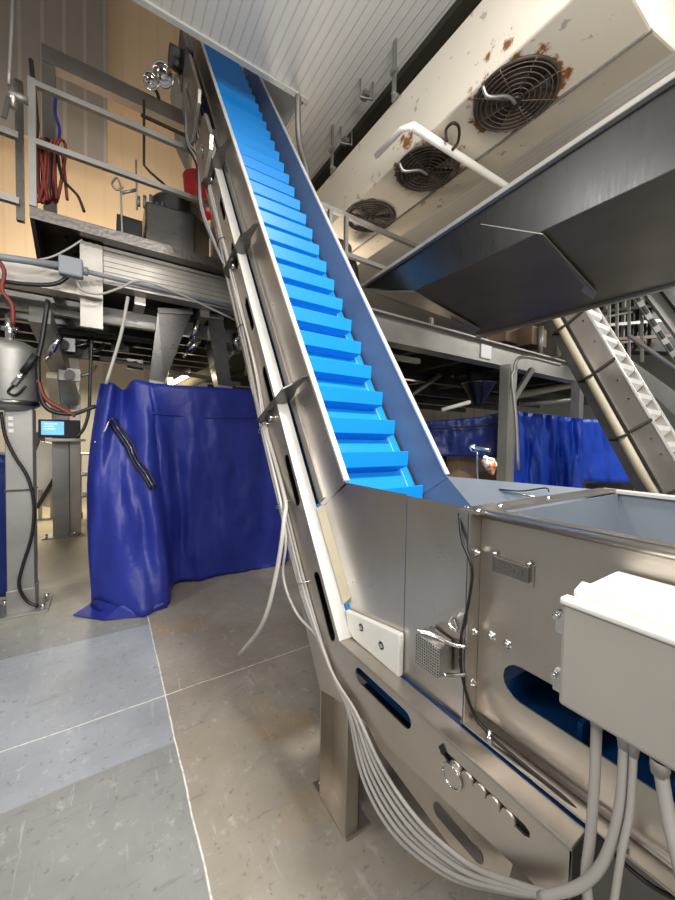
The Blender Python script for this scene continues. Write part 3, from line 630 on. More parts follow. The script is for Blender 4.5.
# conduits across the walkway beam
cn = thing('conduit_run', 'grey conduit with square junction box across the walkway beam', 'conduit', at(70, 266, y=3.88))
MB().tube([at(-40, 250, y=3.88), at(0, 257, y=3.88), at(64, 266, y=3.88)], .028, 10, False).build('pipe', 'conduit', cn)
MB().tube([at(80, 270, y=3.9), at(125, 281, y=4.08), at(180, 294, y=4.1), at(245, 310, y=4.1)], .022, 10, False).build('pipe', 'conduit', cn)
p = at(71, 267, y=3.86); MB().box(p-V((.085, .03, .08)), p+V((.085, .06, .08))).build('junction_box', 'conduit', cn, bevel=.015)
for px, y in ((62, 3.87), (84, 3.9)): q = at(px, 266 if px < 70 else 271, y=y); MB().cyl(q-V((.02, 0, 0)), q+V((.03, 0, 0)), .036, 12).build('collar', 'conduit', cn)
for lb, pts, r, mt in (
    ('black cable sagging left from the junction box', [(-20, 278), (25, 284), (55, 284), (70, 275)], .022, 'cable_black'),
    ('grey cable sagging right from the junction box along the beam', [(75, 277), (82, 290), (100, 294), (120, 288), (140, 281), (175, 292), (235, 320)], .014, 'cable'),
    ('thin grey cable rising from the junction box to the platform', [(20, 262), (48, 258), (66, 250), (82, 240)], .010, 'cable'),
    ('pale hose dropping from the beam to the blue cover', [(128, 297), (122, 330), (115, 355), (106, 384)], .018, 'cable'),
    ('black cable dropping behind the tank to the cover', [(48, 300), (42, 340), (38, 365), (44, 405), (70, 414), (96, 406)], .022, 'cable_black'),
    ('dark red hose sagging from the tank toward the column', [(38, 380), (45, 398), (60, 408), (76, 416)], .022, 'hose_red'),
    ('red-brown hose curving over the tank top', [(-10, 250), (4, 270), (2, 290), (12, 305), (13, 325)], .018, 'hose_red'),
    ('black cord hanging straight down between tank and cover', [(92, 340), (90, 380), (89, 410), (84, 428), (76, 438)], .016, 'cable_black')):
    tag(MB().tube([at(a, b, y=3.80 if 'cover' in lb or 'tank' in lb else 3.92) for a, b in pts], r*.8, 8).build('cable' if 'hose' not in lb else 'hose', mt), lb, 'cable' if 'hose' not in lb else 'hose')

# tank and column
tk = thing('pressure_tank', 'grey round tank with domed ends on top of the near column', 'tank', (-.66, 3.88, 1.70))
MB().lathe((-.66, 3.90, 1.68), [(0, -.0), (.12, .005), (.17, .03), (.185, .07), (.185, .46), (.17, .52), (.10, .56), (0, .57)], 32).build('shell', 'galv', tk)
MB().lathe((-.66, 3.90, 1.74), [(.185, -.02), (.192, -.015), (.192, .015), (.185, .02)], 32).build('band', 'steel_dark', tk)
p = at(10, 335, y=3.85); MB().cyl(p-V((0, 0, .10)), p+V((0, 0, .16)), .03, 12).cyl(p+V((-.05, 0, .05)), p+V((.05, 0, .05)), .022, 10).build('valve', 'chrome', tk)
p = at(14, 385, y=3.70); q = at(36, 355, y=3.70)
MB().cyl(p, p+(q-p)*.45, .022, 12).build('fitting', 'chrome', tk); MB().cyl(p+(q-p)*.4, q, .026, 12).build('handle', 'black', tk)
MB().tube([p, at(8, 392, y=3.72), at(16, 395, y=3.70), at(26, 386, y=3.69)], .010, 8).build('lead', 'black', tk)
co = thing('steel_column', 'square galvanised column at far left standing on bolted base plate', 'column', (-.6, 3.9, 0))
MB().box((-.69, 3.86, .012), (-.515, 4.03, 1.70)).build('shaft', 'galv', co, bevel=.006)
MB().box((-.695, 3.85, .012), (-.51, 4.035, .20)).build('sleeve', 'galv', co, bevel=.004)
MB().box((-.698, 3.852, 1.02), (-.508, 4.038, 1.035)).build('joint_band', 'steel_dark', co)
MB().box((-.78, 3.78, 0), (-.42, 4.10, .014)).build('base_plate', 'galv', co, bevel=.003)
for x, y in ((-.74, 3.82), (-.46, 3.82), (-.46, 4.06), (-.74, 4.06)): MB().cyl((x, y, .012), (x, y, .06), .016, 10).build('bolt', 'chrome', co)
for z in (1.55, 1.60, 1.50): MB().box((-.665, 3.852, z), (-.635, 3.862, z+.03)).build('cable_clip', 'white_plastic', co)
tag(MB().tube([at(1, 412, y=3.83), at(5, 435, y=3.83), at(14, 455, y=3.83), at(28, 478, y=3.83), at(34, 505, y=3.82), at(32, 535, y=3.82), at(23, 565, y=3.82), at(19, 585, y=3.82), at(26, 600, y=3.82), at(38, 607, y=3.80)], .012, 8).build('power_cord', 'cable_black'), 'black power cord running down the near column to its base plate', 'cord')
bl = thing('covered_machine', 'edge of a blue covered machine at the far left photo border', 'machine cover', at(-12, 590, z=0))
rows = []
for i in range(13):
    t = i/12; r = []
    for k in range(25):
        u = k/24; p = at(-170+177*u, 458, y=4.3); p.z = p.z*(1-t)+.012*t
        p.x += .03*sin(t*6)*u+(.03*t*u); p.y += .05*nz.fractal(V((p.x*3, p.z*2, 1)), .7, 2.1, 3)+.04*sin(u*30)*t; r.append(p)
    rows.append(r)
MB().grid([rows[0], [p+V((0, 1.2, 0)) for p in rows[0]]]).build('tarpaulin_top', 'tarp_dark', bl, solid=.01)
MB().grid([[r[-1] for r in rows], [r[-1]+V((0, 1.2, 0)) for r in rows]]).build('tarpaulin_side', 'tarp_dark', bl, solid=.01)
MB().grid(rows).build('tarpaulin', 'tarp_dark', bl, solid=.01, sub=1)

# far left behind column
c2 = thing('steel_column', 'pale yellowish column behind the blue cover carrying the lit screen', 'column', (-.57, 6.5, 0))
MB().box((-.655, 6.45, .015), (-.46, 6.62, 2.69)).build('shaft', 'galv', c2, bevel=.005)
MB().box((-.46, 6.50, .015), (-.33, 6.62, 2.69)).build('shaft_wing', 'steel_warm', c2, bevel=.005)
MB().box((-.76, 6.36, 0), (-.36, 6.70, .018)).build('base_plate', 'galv', c2)
for x in (-.72, -.40): MB().cyl((x, 6.40, .015), (x, 6.40, .07), .018, 10).build('bolt', 'chrome', c2)
mo = thing('monitor', 'small operator screen lit light blue on the far column', 'monitor', at(60, 428, y=6.3))
a, b = at(38, 419, y=6.33), at(80, 438, y=6.33)
MB().box((a.x, 6.33, b.z), (b.x, 6.43, a.z)).build('casing', 'black_metal', mo, bevel=.01)
a2, b2_ = at(41, 421, y=6.32), at(64, 435, y=6.32)
MB().box((a2.x, 6.322, b2_.z), (b2_.x, 6.33, a2.z)).build('screen', 'screen', mo)
for k, w in enumerate((.8, .6, .7)): MB().box((a2.x+.03, 6.318, a2.z-.04-.035*k), (a2.x+.03+.18*w, 6.322, a2.z-.03-.035*k)).build('screen_line', 'screen_mark', mo)
MB().lathe(V((a.x+.3, 6.42, b.z-.03)), [(0, -.02), (.22, -.02), (.24, 0), (.22, .02), (0, .02)], 24).build('shelf', 'white_plastic', mo)
ct = thing('trolley', 'wheeled steel trolley partly hidden behind the blue cover', 'trolley', at(84, 525, z=0))
p = at(78, 525, z=0); x0, y0 = p.x, p.y
for dx, dy in ((0, 0), (.5, 0), (0, .5), (.5, .5)):
    MB().box((x0+dx, y0+dy, .12), (x0+dx+.03, y0+dy+.03, 1.15)).build('leg', 'galv', ct)
    MB().cyl((x0+dx-.02, y0+dy+.015, .06), (x0+dx+.04, y0+dy+.015, .06), .06, 16).build('wheel', 'black', ct)
for z in (1.15, .80, .45): MB().box((x0-.02, y0-.02, z), (x0+.55, y0+.55, z+.025)).build('shelf', 'galv', ct)
tb = thing('tilted_table', 'steel frame table with slanted top far behind the near column', 'table', at(45, 505, y=8))
p0, p1 = at(36, 505, y=8.0), at(58, 445, y=8.0)
MB().bar(p0, p1, .5, .04, (0, 1, 0)).build('slanted_top', 'white_plastic', tb)
MB().bar(at(37, 508, y=7.9), at(57, 474, y=7.9), .06, .06).build('brace', 'dark_beam', tb)
for px in (40, 52): MB().bar(V((at(px, 500, y=7.9).x, 7.9, 0)), at(px, 490, y=7.9), .05, .05).build('leg', 'galv', tb)
wc = thing('wall_cabinet', 'dark box on the far white wall behind the near column', 'cabinet', at(42, 450, y=10.4))
a, b = at(33, 432, y=10.3), at(44, 452, y=10.3); MB().box((a.x, 10.3, b.z), (b.x, 10.5, a.z)).build('body', 'black_metal', wc)
a, b = at(36, 453, y=10.3), at(54, 456, y=10.3); MB().box((a.x, 10.2, b.z), (b.x, 10.5, a.z)).build('shelf', 'dark_beam', wc)

# discharge chutes, tube lamp, pipes beneath the walkway
def taper(name, label, tl, trr, bl_, br, y0, y1, ins=.12):
    t = thing(name, label, 'chute', at(*bl_, y=y0), 'discharge chutes above the blue cover')
    A, B, D, E_ = at(*tl, y=y0), at(*trr, y=y0), at(*br, y=y0+ins), at(*bl_, y=y0+ins)
    A2, B2, D2, E2 = (p+V((.03, y1-y0, 0)) for p in (A, B, D, E_)); D2 -= V((0, ins*1.6, 0)); E2 -= V((0, ins*1.6, 0))
    MB().add([A, B, D, E_, A2, B2, D2, E2], [(0, 1, 2, 3), (5, 4, 7, 6), (1, 5, 6, 2), (4, 0, 3, 7), (4, 5, 1, 0)]).build('sheet', 'steel_dark', t)
    MB().bar(D, E_, .03, .03).build('outlet_rim', 'galv', t); MB().bar(A, B, .05, .06).build('flange', 'galv', t)
taper('discharge_chute', 'left tapered steel chute pointing down at the blue cover', (158, 311), (192, 312), (149, 381), (164, 384), 4.5, 5.0)
taper('discharge_chute', 'right tapered steel chute beside the conveyor above the cover', (207, 316), (223, 318), (218, 386), (232, 388), 4.5, 5.0)
tl = thing('tube_light', 'lit fluorescent tube beneath the walkway behind the left chute', 'lamp', at(178, 379, y=6.2))
p, q = at(170, 383, y=6.0), at(188, 374, y=6.3)
MB().cyl(p, q, .045, 14).build('tube', 'tube', tl); MB().bar(p+V((0, .03, .07)), q+V((0, .03, .07)), .12, .05).build('fitting', 'white_plastic', tl)
for k in range(4):
    a, b = [((188, 352), (200, 340)), ((192, 340), (199, 318)), ((235, 350), (237, 333)), ((50, 355), (60, 335))][k]
    cy = thing('air_cylinder', ['chrome actuator between the two chutes, lower one', 'chrome actuator between the two chutes, upper one', 'chrome actuator right of the right chute', 'chrome actuator beneath the side beam near the tank'][k], 'actuator', at(*a, y=4.6))
    MB().cyl(at(*a, y=4.6), at(*b, y=4.55), .035, 14).build('barrel', 'chrome', cy); MB().cyl(at(*a, y=4.6), at(*a, y=4.6)-V((.05, 0, .07)), .018, 10).build('rod', 'steel_warm', cy)
PL = ['long grey pipe under the walkway, highest of the row', 'long grey pipe under the walkway just above the blue cover', 'pale square duct under the walkway beside the tube light']
for k, (a, b, y, r) in enumerate((((60, 330), (240, 352), 5.2, .04), ((100, 358), (240, 384), 5.6, .03), ((170, 392), (230, 362), 6.6, .10))):
    tag(MB().tube([at(*a, y=y), at(*b, y=y)], r, 10, False).build('service_pipe', ['dark_beam', 'galv', 'cream'][k]), PL[k], 'pipe')
for k in range(9):
    px, py = [(64, 345), (78, 352), (70, 375), (100, 330), (120, 345), (140, 335), (135, 365), (200, 350), (72, 338)][k]
    p = at(px, py, y=4.9+.15*k)
    d = MB().box(p-V((.10, .05, .07)), p+V((.10, .05, .07))).cyl(p+V((0, -.05, .0)), p+V((0, -.12, -.02)), .05, 12).tube([p+V((.1, 0, 0)), p+V((.2, 0, .05)), p+V((.25, .1, .15))], .02, 8)
    tag(d.build('valve_block', ['steel_dark', 'black_metal', 'galv'][k % 3]), 'small valve block with fitting in the dark tangle below the walkway', 'valve', 'valve blocks below the walkway')

# ------------------------------------------------------------------ big blue cover
cv = thing('machine_cover', 'large navy blue tarpaulin cover draped to the floor below the walkway', 'machine cover', (.8, 4.2, 0))
cols = [((V((.02, 5.2, 1.86))), V((-.02, 5.2, 1.0)), V((-.05, 5.2, .03))),
        (at(101, 386, y=4.05), at(90, 480, y=4.0), at(94, 590, z=.02)),
        (at(103, 384, y=3.98), at(88, 485, y=3.8), at(93, 606, z=.02)),
        (at(112, 383, y=3.86), at(98, 480, y=3.68), at(93, 610, z=.012)),
        (at(118, 387, y=4.0), at(112, 485, y=3.62), at(108, 617, z=.012)),
        (at(124, 390, y=4.02), at(128, 488, y=3.60), at(140, 617, z=.015)),
        (at(134, 380, y=3.82), at(146, 490, y=3.58), at(160, 609, z=.02)),
        (at(147, 382, y=3.80), at(160, 490, y=3.62), at(170, 602, z=.02)),
        (at(151, 384, y=3.80), at(166, 492, y=3.72), at(172, 588, y=3.74)),
        (at(160, 384, y=3.81), at(178, 490, y=3.81), at(180, 582, y=3.80))]
for px in (185, 200, 215, 230, 245, 262): cols.append((at(px, 384+(px-150)*.055, y=3.80), at(px+6, 485, y=3.81), at(px+10, 583-(px-172)*.155, y=3.80)))
cols += [(V((1.70, 3.82, 2.02)), V((1.76, 3.82, 1.0)), V((1.80, 3.82, .10))), (V((1.75, 5.2, 2.0)), V((1.80, 5.2, 1.0)), V((1.82, 5.2, .10)))]
def cr(a, b, c, d, t): return .5*((2*b)+(c-a)*t+(2*a-5*b+4*c-d)*t*t+(3*b-a-3*c+d)*t**3)
def coval(u, v):
    n = len(cols)-1; i = min(int(u*n), n-1); t = u*n-i
    q = [cols[max(0, min(n, i+k))] for k in (-1, 0, 1, 2)]
    P = [cr(q[0][k], q[1][k], q[2][k], q[3][k], t) for k in range(3)]
    w = v*2; p = P[0].lerp(P[1], w) if w < 1 else P[1].lerp(P[2], w-1)
    p = p.lerp((1-v)**2*P[0]+2*v*(1-v)*(2*P[1]-.5*P[0]-.5*P[2])+v*v*P[2], .8)
    amp = .012+.022*v*(1 if u < .55 else .45)
    p.y += amp*(sin(u*58+2*sin(v*3))+.6*sin(u*23+v*9)+.5*sin(v*14+u*8))*min(1, 4*v*(1.02-v)+.1)
    q_ = V((p.x*2.2+u*6, p.z*1.6, u*9)); p.y += (nz.fractal(q_, .7, 2.2, 4)*.03+abs(nz.noise(q_*1.7))*.02)*min(1, 3*v+.1)
    p.z = max(p.z, .008)
    return p
rows = [[coval(i/96, j/44) for i in range(97)] for j in range(45)]
tarp_o = MB().grid(rows).build('tarpaulin', 'tarp', cv, solid=.006)
top = [[rows[0][i].lerp(V((rows[0][i].x, 5.2, rows[0][i].z)), t)+V((0, 0, .02*sin(i*.4)*t)) for i in range(6, 92)] for t in (0, .3, .6, 1)]
MB().grid(top).build('tarpaulin_top', 'tarp', cv, solid=.006)
MB().add([at(73, 615, z=.012), at(90, 604, z=.03), at(96, 596, z=.16), at(120, 606, z=.10), at(165, 603, z=.06), at(168, 607, z=.012), at(138, 617, z=.012), at(104, 620, z=.012)], [(0, 1, 7), (1, 2, 3, 7), (3, 4, 6, 7), (4, 5, 6)]).build('tarpaulin_corner', 'tarp', cv, solid=.006)
Z = [(109, 419), (114, 428), (121, 438), (127, 447), (131, 457), (136, 466), (143, 475), (151, 489)]
def on_cover(px, py, off):
    d = ray(px, py); best = None
    for r in rows:
        for p in r:
            c = (p-CAM).dot(BF); x = 337.5+F*(p-CAM).dot(BR)/c; y = 450-F*(p-CAM).dot(BU)/c; e = (x-px)**2+(y-py)**2
            if best is None or e < best[0]: best = (e, c)
    return CAM+d*(best[1]-off)
zp = [on_cover(a, b, .03) for a, b in Z]
MB().tube(zp, .014, 8).build('zip', 'black', cv); MB().tube([p+V((.045, -.005, .02)) for p in zp], .010, 8).build('zip', 'black', cv)
MB().tube([p+V((.022, -.01, .01)) for p in zp], .005, 6).build('zip_edge', 'steel_dark', cv)
MB().tube([on_cover(a, b, .02) for a, b in ((109, 421), (104, 432), (98, 440), (95, 442))], .005, 6).build('draw_cord', 'white_plastic', cv)
MB().tube([on_cover(a, b, .01) for a, b in ((150, 413), (180, 416), (215, 418), (255, 418))], .005, 6).build('seam', 'tarp', cv)
tag(MB().box((.50, 3.95, 0), (1.70, 5.1, .16)).build('packing_machine', 'black_metal'), 'dark base of the machine hidden beneath the large navy cover', 'machine')

# ------------------------------------------------------------------ right mezzanine and background
rm = thing('mezzanine_platform', 'raised steel platform at right behind the overhead pan with label plate', 'platform', (5, 4, 0))
b = MB().box((1.75, 2.86, 2.52), (9, 2.90, 2.78)).box((1.75, 2.80, 2.50), (9, 2.98, 2.525)).box((1.75, 2.80, 2.77), (9, 2.98, 2.79)); b.build('main_beam', 'galv', rm)
MB().box((1.75, 2.9, 2.79), (12, 9, 2.83)).build('deck', 'black_metal', rm)
for k in range(7): MB().box((2.2+.9*k, 2.98, 2.56), (2.3+.9*k, 8.9, 2.78)).build('joist', 'dark_beam', rm)
for k in range(4): MB().box((1.75, 4+1.2*k, 2.42), (10, 4.1+1.2*k, 2.56)).build('joist', 'steel_dark', rm)
MB().bar((2.9, 2.84, 2.36), (1.8, 2.84, 2.36), .05, .05).build('lower_rail', 'steel_dark', rm)
pz = at(487, 352, y=2.85); MB().box((pz.x-.12, 2.845, pz.z-.085), (pz.x+.09, 2.855, pz.z+.085)).build('label_plate', 'sticker', rm)
for px, c, lb in ((505, 4.75, 'steel post standing behind the hopper under the right platform'), (574, 5.9, 'steel post behind the white-belt conveyor under the right platform')):
    t = thing('support_post', lb, 'post', (at(px, 480, c=c).x, at(px, 480, c=c).y, 0)); p = t.location
    wv = .09 if px < 520 else .07
    MB().box((p.x-wv, p.y-.07, .012), (p.x+wv, p.y+.07, 2.5)).build('shaft', 'galv', t, bevel=.005)
    MB().box((p.x-.15, p.y-.15, 0), (p.x+.15, p.y+.15, .014)).build('base_plate', 'galv', t)
dr = thing('pipe_bracket', 'bent pale pipe rising along the near right post to the platform', 'pipe', at(510, 480, c=4.6))
MB().tube([at(518, 470, c=4.6), at(516, 420, c=4.6), at(512, 380, c=4.6), at(514, 372, c=4.6), at(522, 357, c=4.6), at(560, 365, c=4.9)], .022, 10).build('pipe_run', 'galv', dr)
MB().bar(at(512, 402, c=4.7), at(532, 369, c=4.75), .06, .06).build('brace', 'galv', dr)
h3 = thing('handrail', 'grey handrail on the right platform below the cooler', 'handrail', (2.2, 2.95, 2.79))
for x in (1.79, 1.975, 3.2): MB().box((x-.018, 2.93, 2.79), (x+.018, 2.966, 3.67)).build('post', 'galv', h3)
for z, nm in ((3.675, 'top_rail'), (3.305, 'mid_rail')): MB().bar((1.68, 2.948, z), (3.22, 2.948, z-.01), .04, .04).build(nm, 'galv', h3)
tag(MB().tube([at(345, 275, y=3.7), at(352, 262, y=3.7), at(356, 285, y=3.7)], .05, 10).build('duct_hose', 'black'), 'thick black hose behind the handrail below the cooler', 'hose')
# funnel and pale frame under platform
fu = thing('funnel', 'dark steel cone funnel hanging beneath the right platform', 'funnel', at(480, 400, c=5.6))
p = at(478, 405, c=5.6); MB().lathe(p, [(.07, 0), (.24, .32), (.26, .33), (.26, .36), (.24, .36), (.06, .02)], 24).build('cone', 'steel_dark', fu)
MB().box(p+V((-.26, -.05, .36)), p+V((.26, .05, 1.0))).build('hanger', 'steel_dark', fu)
for k, (a, b, c, r, mt, lb) in enumerate((((442, 410), (470, 402), 5.2, .03, 'white_paint', 'short white pipe above the left end of the dark blue cover'), ((405, 400), (440, 375), 5.6, .035, 'galv', 'slanting grey pipe under the right platform beside the conveyor'),
        ((440, 380), (500, 362), 6.0, .03, 'galv', 'thin pipe under the right platform rising toward the post'), ((520, 395), (570, 385), 6.4, .06, 'cream', 'pale duct under the platform between the two right posts'), ((520, 404), (572, 400), 6.3, .04, 'galv', 'grey pipe under the pale duct between the two posts'),
        ((400, 372), (470, 388), 6.2, .03, 'dark_beam', 'dark pipe crossing below the right platform joists'))):
    tag(MB().tube([at(*a, c=c), at(*b, c=c)], r, 10, False).build('service_pipe', mt), lb, 'pipe')
l2 = thing('tube_light', 'lit tube lamp far under the right platform', 'lamp', at(408, 408, c=7)); MB().cyl(at(402, 406, c=7), at(412, 402, c=7.3), .05, 12).build('tube', 'tube', l2); MB().bar(at(402, 403, c=7.02), at(412, 399, c=7.32), .1, .04).build('fitting', 'white_plastic', l2)

def curtain(name, label, px0, px1, c0, c1, y0, y1, mt, amp, nf, base=None):
    t = thing(name, label, 'machine cover', at((px0+px1)/2, y1[0], c=(c0+c1)/2))
    rows = []
    for j in range(15):
        v = j/14; r = []
        for i in range(41):
            u = i/40; px = px0+(px1-px0)*u; top = y0[0]+(y0[1]-y0[0])*u; bot = y1[0]+(y1[1]-y1[0])*u
            r.append(at(px, top+(bot-top)*v, c=c0+(c1-c0)*u+amp*(.3+v)*sin(u*nf+v*1.5)+1.6*amp*nz.fractal(V((u*nf*.6, v*1.3, px0)), .8, 2.1, 4)))
        rows.append(r)
    MB().grid(rows).build('tarpaulin', mt, t, solid=.006)
    d = BF*.9; d.z = 0; R0 = [p.copy() for p in rows[0]]
    MB().grid([R0, [p+d for p in R0]]).build('tarpaulin_top', mt, t, solid=.006)
    return t
t1 = curtain('machine_cover', 'long dark blue cover left of the near right post', 424, 500, 5.3, 5.2, (422, 415), (455, 458), 'tarp_dark', .03, 9)
t2 = curtain('machine_cover', 'bright blue wrinkled cover between the two right posts', 513, 583, 5.0, 5.4, (411, 419), (494, 494), 'tarp_bright', .10, 11)
t3 = curtain('machine_cover', 'royal blue cover behind the white-belt conveyor', 579, 640, 6.6, 6.8, (419, 420), (481, 484), 'tarp_bright', .03, 7)
for px, lb in ((600, 'dark machine frame under the royal blue cover behind the white-belt conveyor'),): tag(MB().box(V((*at(px-14, 490, c=7.0).xy, 0)), at(px+34, 482, c=7.4)).build('packing_machine', 'black_metal'), lb, 'machine')
MB().tube([at(426, 428, c=5.2), at(460, 427, c=5.15), at(498, 424, c=5.1)], .012, 6).build('seam_strap', 'black', t1)
tag(MB().box(V((*at(458, 500, c=5.6).xy, 0)), at(482, 457, c=5.6)+V((.15, .4, 0))).build('cardboard_panel', 'cardboard', bevel=.005), 'tan board panel below the dark blue cover behind the hopper', 'panel')
tag(MB().box(V((*at(424, 500, c=5.8).xy, 0)), at(456, 452, c=5.8)+V((.1, .4, 0))).build('packing_machine', 'black'), 'black machine body under the long dark blue cover', 'machine')
for k, (px, py, lb) in enumerate(((505, 335, 'tan carton on the right platform next to the near post'), (530, 338, 'tan carton on the right platform beside the white-belt conveyor'))):
    p = at(px, py+10, c=5.6); tag(MB().box(p-V((.22, .15, 0)), p+V((.2, .2, .28))).build('carton', 'cardboard', bevel=.01), lb, 'carton')

# second conveyor with white belt
T2 = radians(63.7); C2, S2 = cos(T2), sin(T2)
def inc2(x, s, n, O=(.964, 1.391)): return V((x, O[0]+s*C2-n*S2, O[1]+s*S2+n*C2))
def ib2(mb, x0, x1, s0, s1, n0, n1):
    return mb.hexa([inc2(x0, s0, n0), inc2(x1, s0, n0), inc2(x1, s1, n0), inc2(x0, s1, n0), inc2(x0, s0, n1), inc2(x1, s0, n1), inc2(x1, s1, n1), inc2(x0, s1, n1)])
X2 = 4.0; W2 = .40
k2 = thing('incline_conveyor', 'smaller steel incline conveyor with white scalloped belt at right', 'conveyor', (4.2, .9, 0))
ib2(MB(), X2, X2+.006, -.7, 3.0, -.17, 0).build('side_wall', 'steel_warm', k2); ib2(MB(), X2+W2, X2+W2+.006, -.7, 3.0, -.17, .0).build('side_wall', 'steel', k2)
ib2(MB(), X2-.01, X2+.012, -.7, 3.0, -.004, .012).build('wall_lip', 'steel_bright', k2); ib2(MB(), X2+W2-.004, X2+W2+.02, -.7, 3.0, -.004, .012).build('wall_lip', 'steel_bright', k2)
ib2(MB(), X2-.05, X2, -.7, 3.0, -.19, -.17).build('side_flange', 'steel_dark', k2)
pts = [inc2(X2-.03, 3.0, -.24), inc2(X2-.03, 1.0, -.24), inc2(X2-.03, -.1, -.24), inc2(X2-.03, -.35, -.22), V((X2-.03, .72, .90)), V((X2-.03, .3, .84))]
rows = []
Q = []
for a, b in zip(pts[:-1], pts[1:]):
    for t in (0, .25, .5, .75): Q.append(a.lerp(b, t))
rows = [[p+V((0, -.05, -.018)), p+V((0, .05, .018))] for p in Q]; MB().grid(rows).build('return_strip', 'cream', k2, solid=.02)
ib2(MB(), X2, X2+.006, -.7, 3.0, -.36, -.17).build('lower_plate', 'steel_dark', k2); ib2(MB(), X2+W2, X2+W2+.006, -.7, 3.0, -.36, -.17).build('lower_plate', 'steel_dark', k2)
b2 = ib2(MB(), X2+.01, X2+W2-.005, -.7, 3.0, -.085, -.075).build('belt', 'white_belt', k2)
f = None
for k in range(21):
    if f is None:
        P = [(X2+.012, 0, -.076), (X2+.012, .03, -.005), (X2+.012, .07, .012), (X2+.012, .12, -.076)]
        f = MB().prism([inc2(x, s-.6, n) for x, s, n in P], (W2-.03, 0, 0)).build('flight', 'white_belt', b2)
    else:
        o = f.copy(); C.objects.link(o); o.location = V((0, C2, S2))*(.165*k)
for s in (-.25, .35, 1.0, 1.6):
    MB().tube([inc2(X2-.015, s, .01), inc2(X2-.02, s-.03, -.18), inc2(X2-.06, s-.05, -.20), inc2(X2-.06, s-.05, -.30), inc2(X2, s-.03, -.345)], .012, 8, False).build('strap', 'dark_beam', k2)
for s in (.05, .2, .6, .8, 1.25, 1.5): MB().cyl(inc2(X2-.004, s, -.06), inc2(X2-.012, s, -.06), .010, 8).build('bolt', 'chrome', k2)
MB().box((X2, -.4, .62), (X2+W2, .75, .92)).build('infeed_trough', 'steel_warm', k2)
for x in (X2, X2+W2-.05):
    for y in (-.3, .55): MB().box((x, y, 0), (x+.05, y+.05, .62)).build('leg', 'steel', k2)
# third conveyor frame, rails, plating in the far right
k3 = thing('ladder_frame', 'far lattice steel conveyor frame with square holes at right edge', 'conveyor', at(650, 340, c=5.5))
a, b = at(628, 285, c=5.4), at(690, 380, c=5.4)
MB().bar(a, b, .10, .02, BF).build('lattice_plate', 'galv', k3)
d = (b-a)
for k in range(7): p = a+d*(.10+.13*k)-BF*.02; MB().bar(p, p+d*.075, .05, .012, BF).build('lattice_hole', 'black', k3)
MB().bar(at(645, 280, c=5.5), at(712, 370, c=5.5), .30, .05, BF).build('cover_plate', 'galv', k3)
MB().bar(at(655, 279, c=5.45), at(725, 370, c=5.45), .10, .06, BF).build('belt_edge', 'black_metal', k3)
k4 = thing('walkway_stair', 'sloping steel plated stair side behind the white-belt conveyor', 'stair', at(640, 400, c=5))
MB().add([at(600, 352, c=5.2), at(625, 356, c=5.2), at(720, 425, c=5.2), at(720, 460, c=5.2), at(660, 402, c=5.2)], [(0, 1, 2, 3, 4)]).build('side_plate', 'galv', k4, solid=.03)
MB().bar(at(628, 335, c=5.1), at(720, 400, c=5.1), .04, .04).build('hand_rail', 'galv', k4)
sb_ = thing('machine_block', 'dark machinery block behind the guard rails at the right edge', 'machine', at(640, 330, c=7))
p, q = at(596, 352, c=6.6), at(740, 262, c=6.6)
MB().add([p, V((q.x, q.y, p.z)), q, V((p.x, p.y, q.z))], [(0, 1, 2, 3)]).build('front_sheet', 'black_metal', sb_, solid=.3)
for k in range(6): MB().bar(at(604+9*k, 348, c=6.4), at(606+9*k, 300-4*(k % 2), c=6.4), .05, .05).build('upright', ['galv', 'dark_beam'][k % 2], sb_)
for k in range(3): MB().bar(at(600, 340-14*k, c=6.3), at(670, 336-16*k, c=6.3), .05, .05).build('cross_bar', ['cardboard', 'galv', 'dark_beam'][k], sb_)
h4 = thing('handrail', 'tall steel guard rail above the stair at the right edge', 'handrail', at(625, 350, c=5.6))
for px in (609, 617, 629, 642): MB().bar(at(px, 300 if px < 640 else 318, c=5.6), at(px, 362, c=5.6), .035, .035).build('post', 'galv', h4)
for a, b in (((600, 318), (632, 312)), ((600, 345), (645, 340))): MB().bar(at(*a, c=5.6), at(*b, c=5.6), .03, .03).build('rail', 'galv', h4)
for px, lb in ((540, 'short steel bollard post on the right platform, left one'), (558, 'short steel bollard post on the right platform, right one')):
    p = at(px, 350, c=5.4); tag(MB().cyl(p-V((0, 0, .1)), p+V((0, 0, .35)), .04, 12).build('rail_stub', 'galv'), lb, 'post')

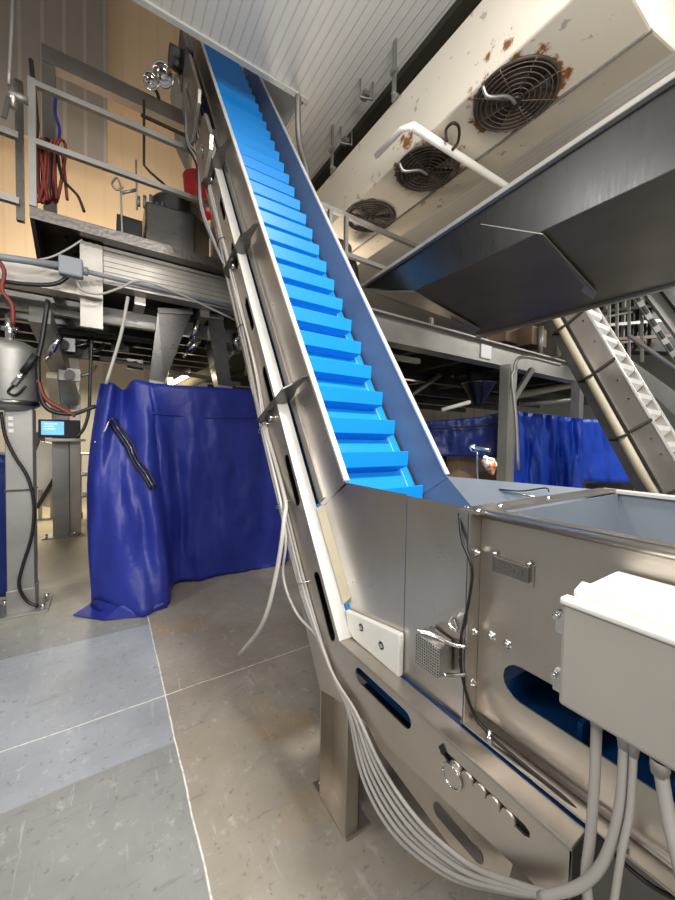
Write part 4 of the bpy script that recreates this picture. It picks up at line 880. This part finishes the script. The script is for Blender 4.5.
# ------------------------------------------------------------------ light
def area(name, loc, size, power, col=(1, 1, 1), rot=(0, 0, 0), sy=None):
    l = bpy.data.lights.new(name, 'AREA'); l.energy = power; l.color = col; l.size = size
    if sy: l.shape = 'RECTANGLE'; l.size_y = sy
    o = bpy.data.objects.new(name, l); C.objects.link(o); o.location = loc; o.rotation_euler = rot; return o
area('ceiling_lamp_main', (1.45, -.9, 4.7), .8, 300, (1, .97, .92), sy=.5)
area('ceiling_lamp_front', (-1.3, -1.2, 4.7), 1.4, 80, (1, .97, .93), sy=.4)
area('ceiling_lamp_side', (-3.0, 2.2, 4.7), 1.4, 95, (1, .97, .93), sy=.4)
area('fill_loft', (-.1, 5.7, 3.5), .7, 120, (1, .82, .62), (radians(125), 0, 0))  # added warm fill hidden behind the deck, brightens the beige wall
area('lamp_under_walkway', (-.6, 8.2, 2.6), 1.2, 120, (1, .90, .72), sy=.3)
area('lamp_under_platform', (7.5, 4.5, 2.35), 1.5, 50, (1, .94, .82), sy=.3)
area('lamp_far_right', (9, 0, 4.7), 1.5, 260, (1, .96, .9), sy=.5)
def point_fill(name, loc, power, col=(1, .97, .93), r=.35):
    l = bpy.data.lights.new(name, 'POINT'); l.energy = power; l.color = col; l.shadow_soft_size = r
    o = bpy.data.objects.new(name, l); C.objects.link(o); o.location = loc
point_fill('fill_globe_left', (-1.6, -1.6, 3.3), 50)  # added fill light that brightens the ceiling
point_fill('fill_globe_right', (.9, -2.6, 3.2), 45)  # second added fill for the ceiling, behind the camera
def aim(o, p): o.rotation_euler = (V(p)-o.location).to_track_quat('-Z', 'Y').to_euler()
aim(area('fill_up_right', (.5, -1.4, 2.9), .8, 75, (1, .96, .9)), (2.3, 2.4, 4.4))  # added upward fill aimed at the cooler underside
area('fill_below_cooler', (2.6, 4.4, 2.95), .6, 28, (1, .84, .66), (pi, 0, 0))  # added warm fill, lifts the dark far end of the cooler
aim(area('fill_up_left', (-.8, -1.4, 2.9), .8, 60, (1, .97, .93)), (.3, 1.6, 4.9))  # added upward fill to lighten the ceiling
w = bpy.data.worlds.new('world'); bpy.context.scene.world = w; w.use_nodes = True
w.node_tree.nodes['Background'].inputs[0].default_value = (.95, .97, 1, 1); w.node_tree.nodes['Background'].inputs[1].default_value = .35
sc = bpy.context.scene
sc.view_settings.view_transform = 'Standard'; sc.view_settings.look = 'None'; sc.view_settings.exposure = 0.0
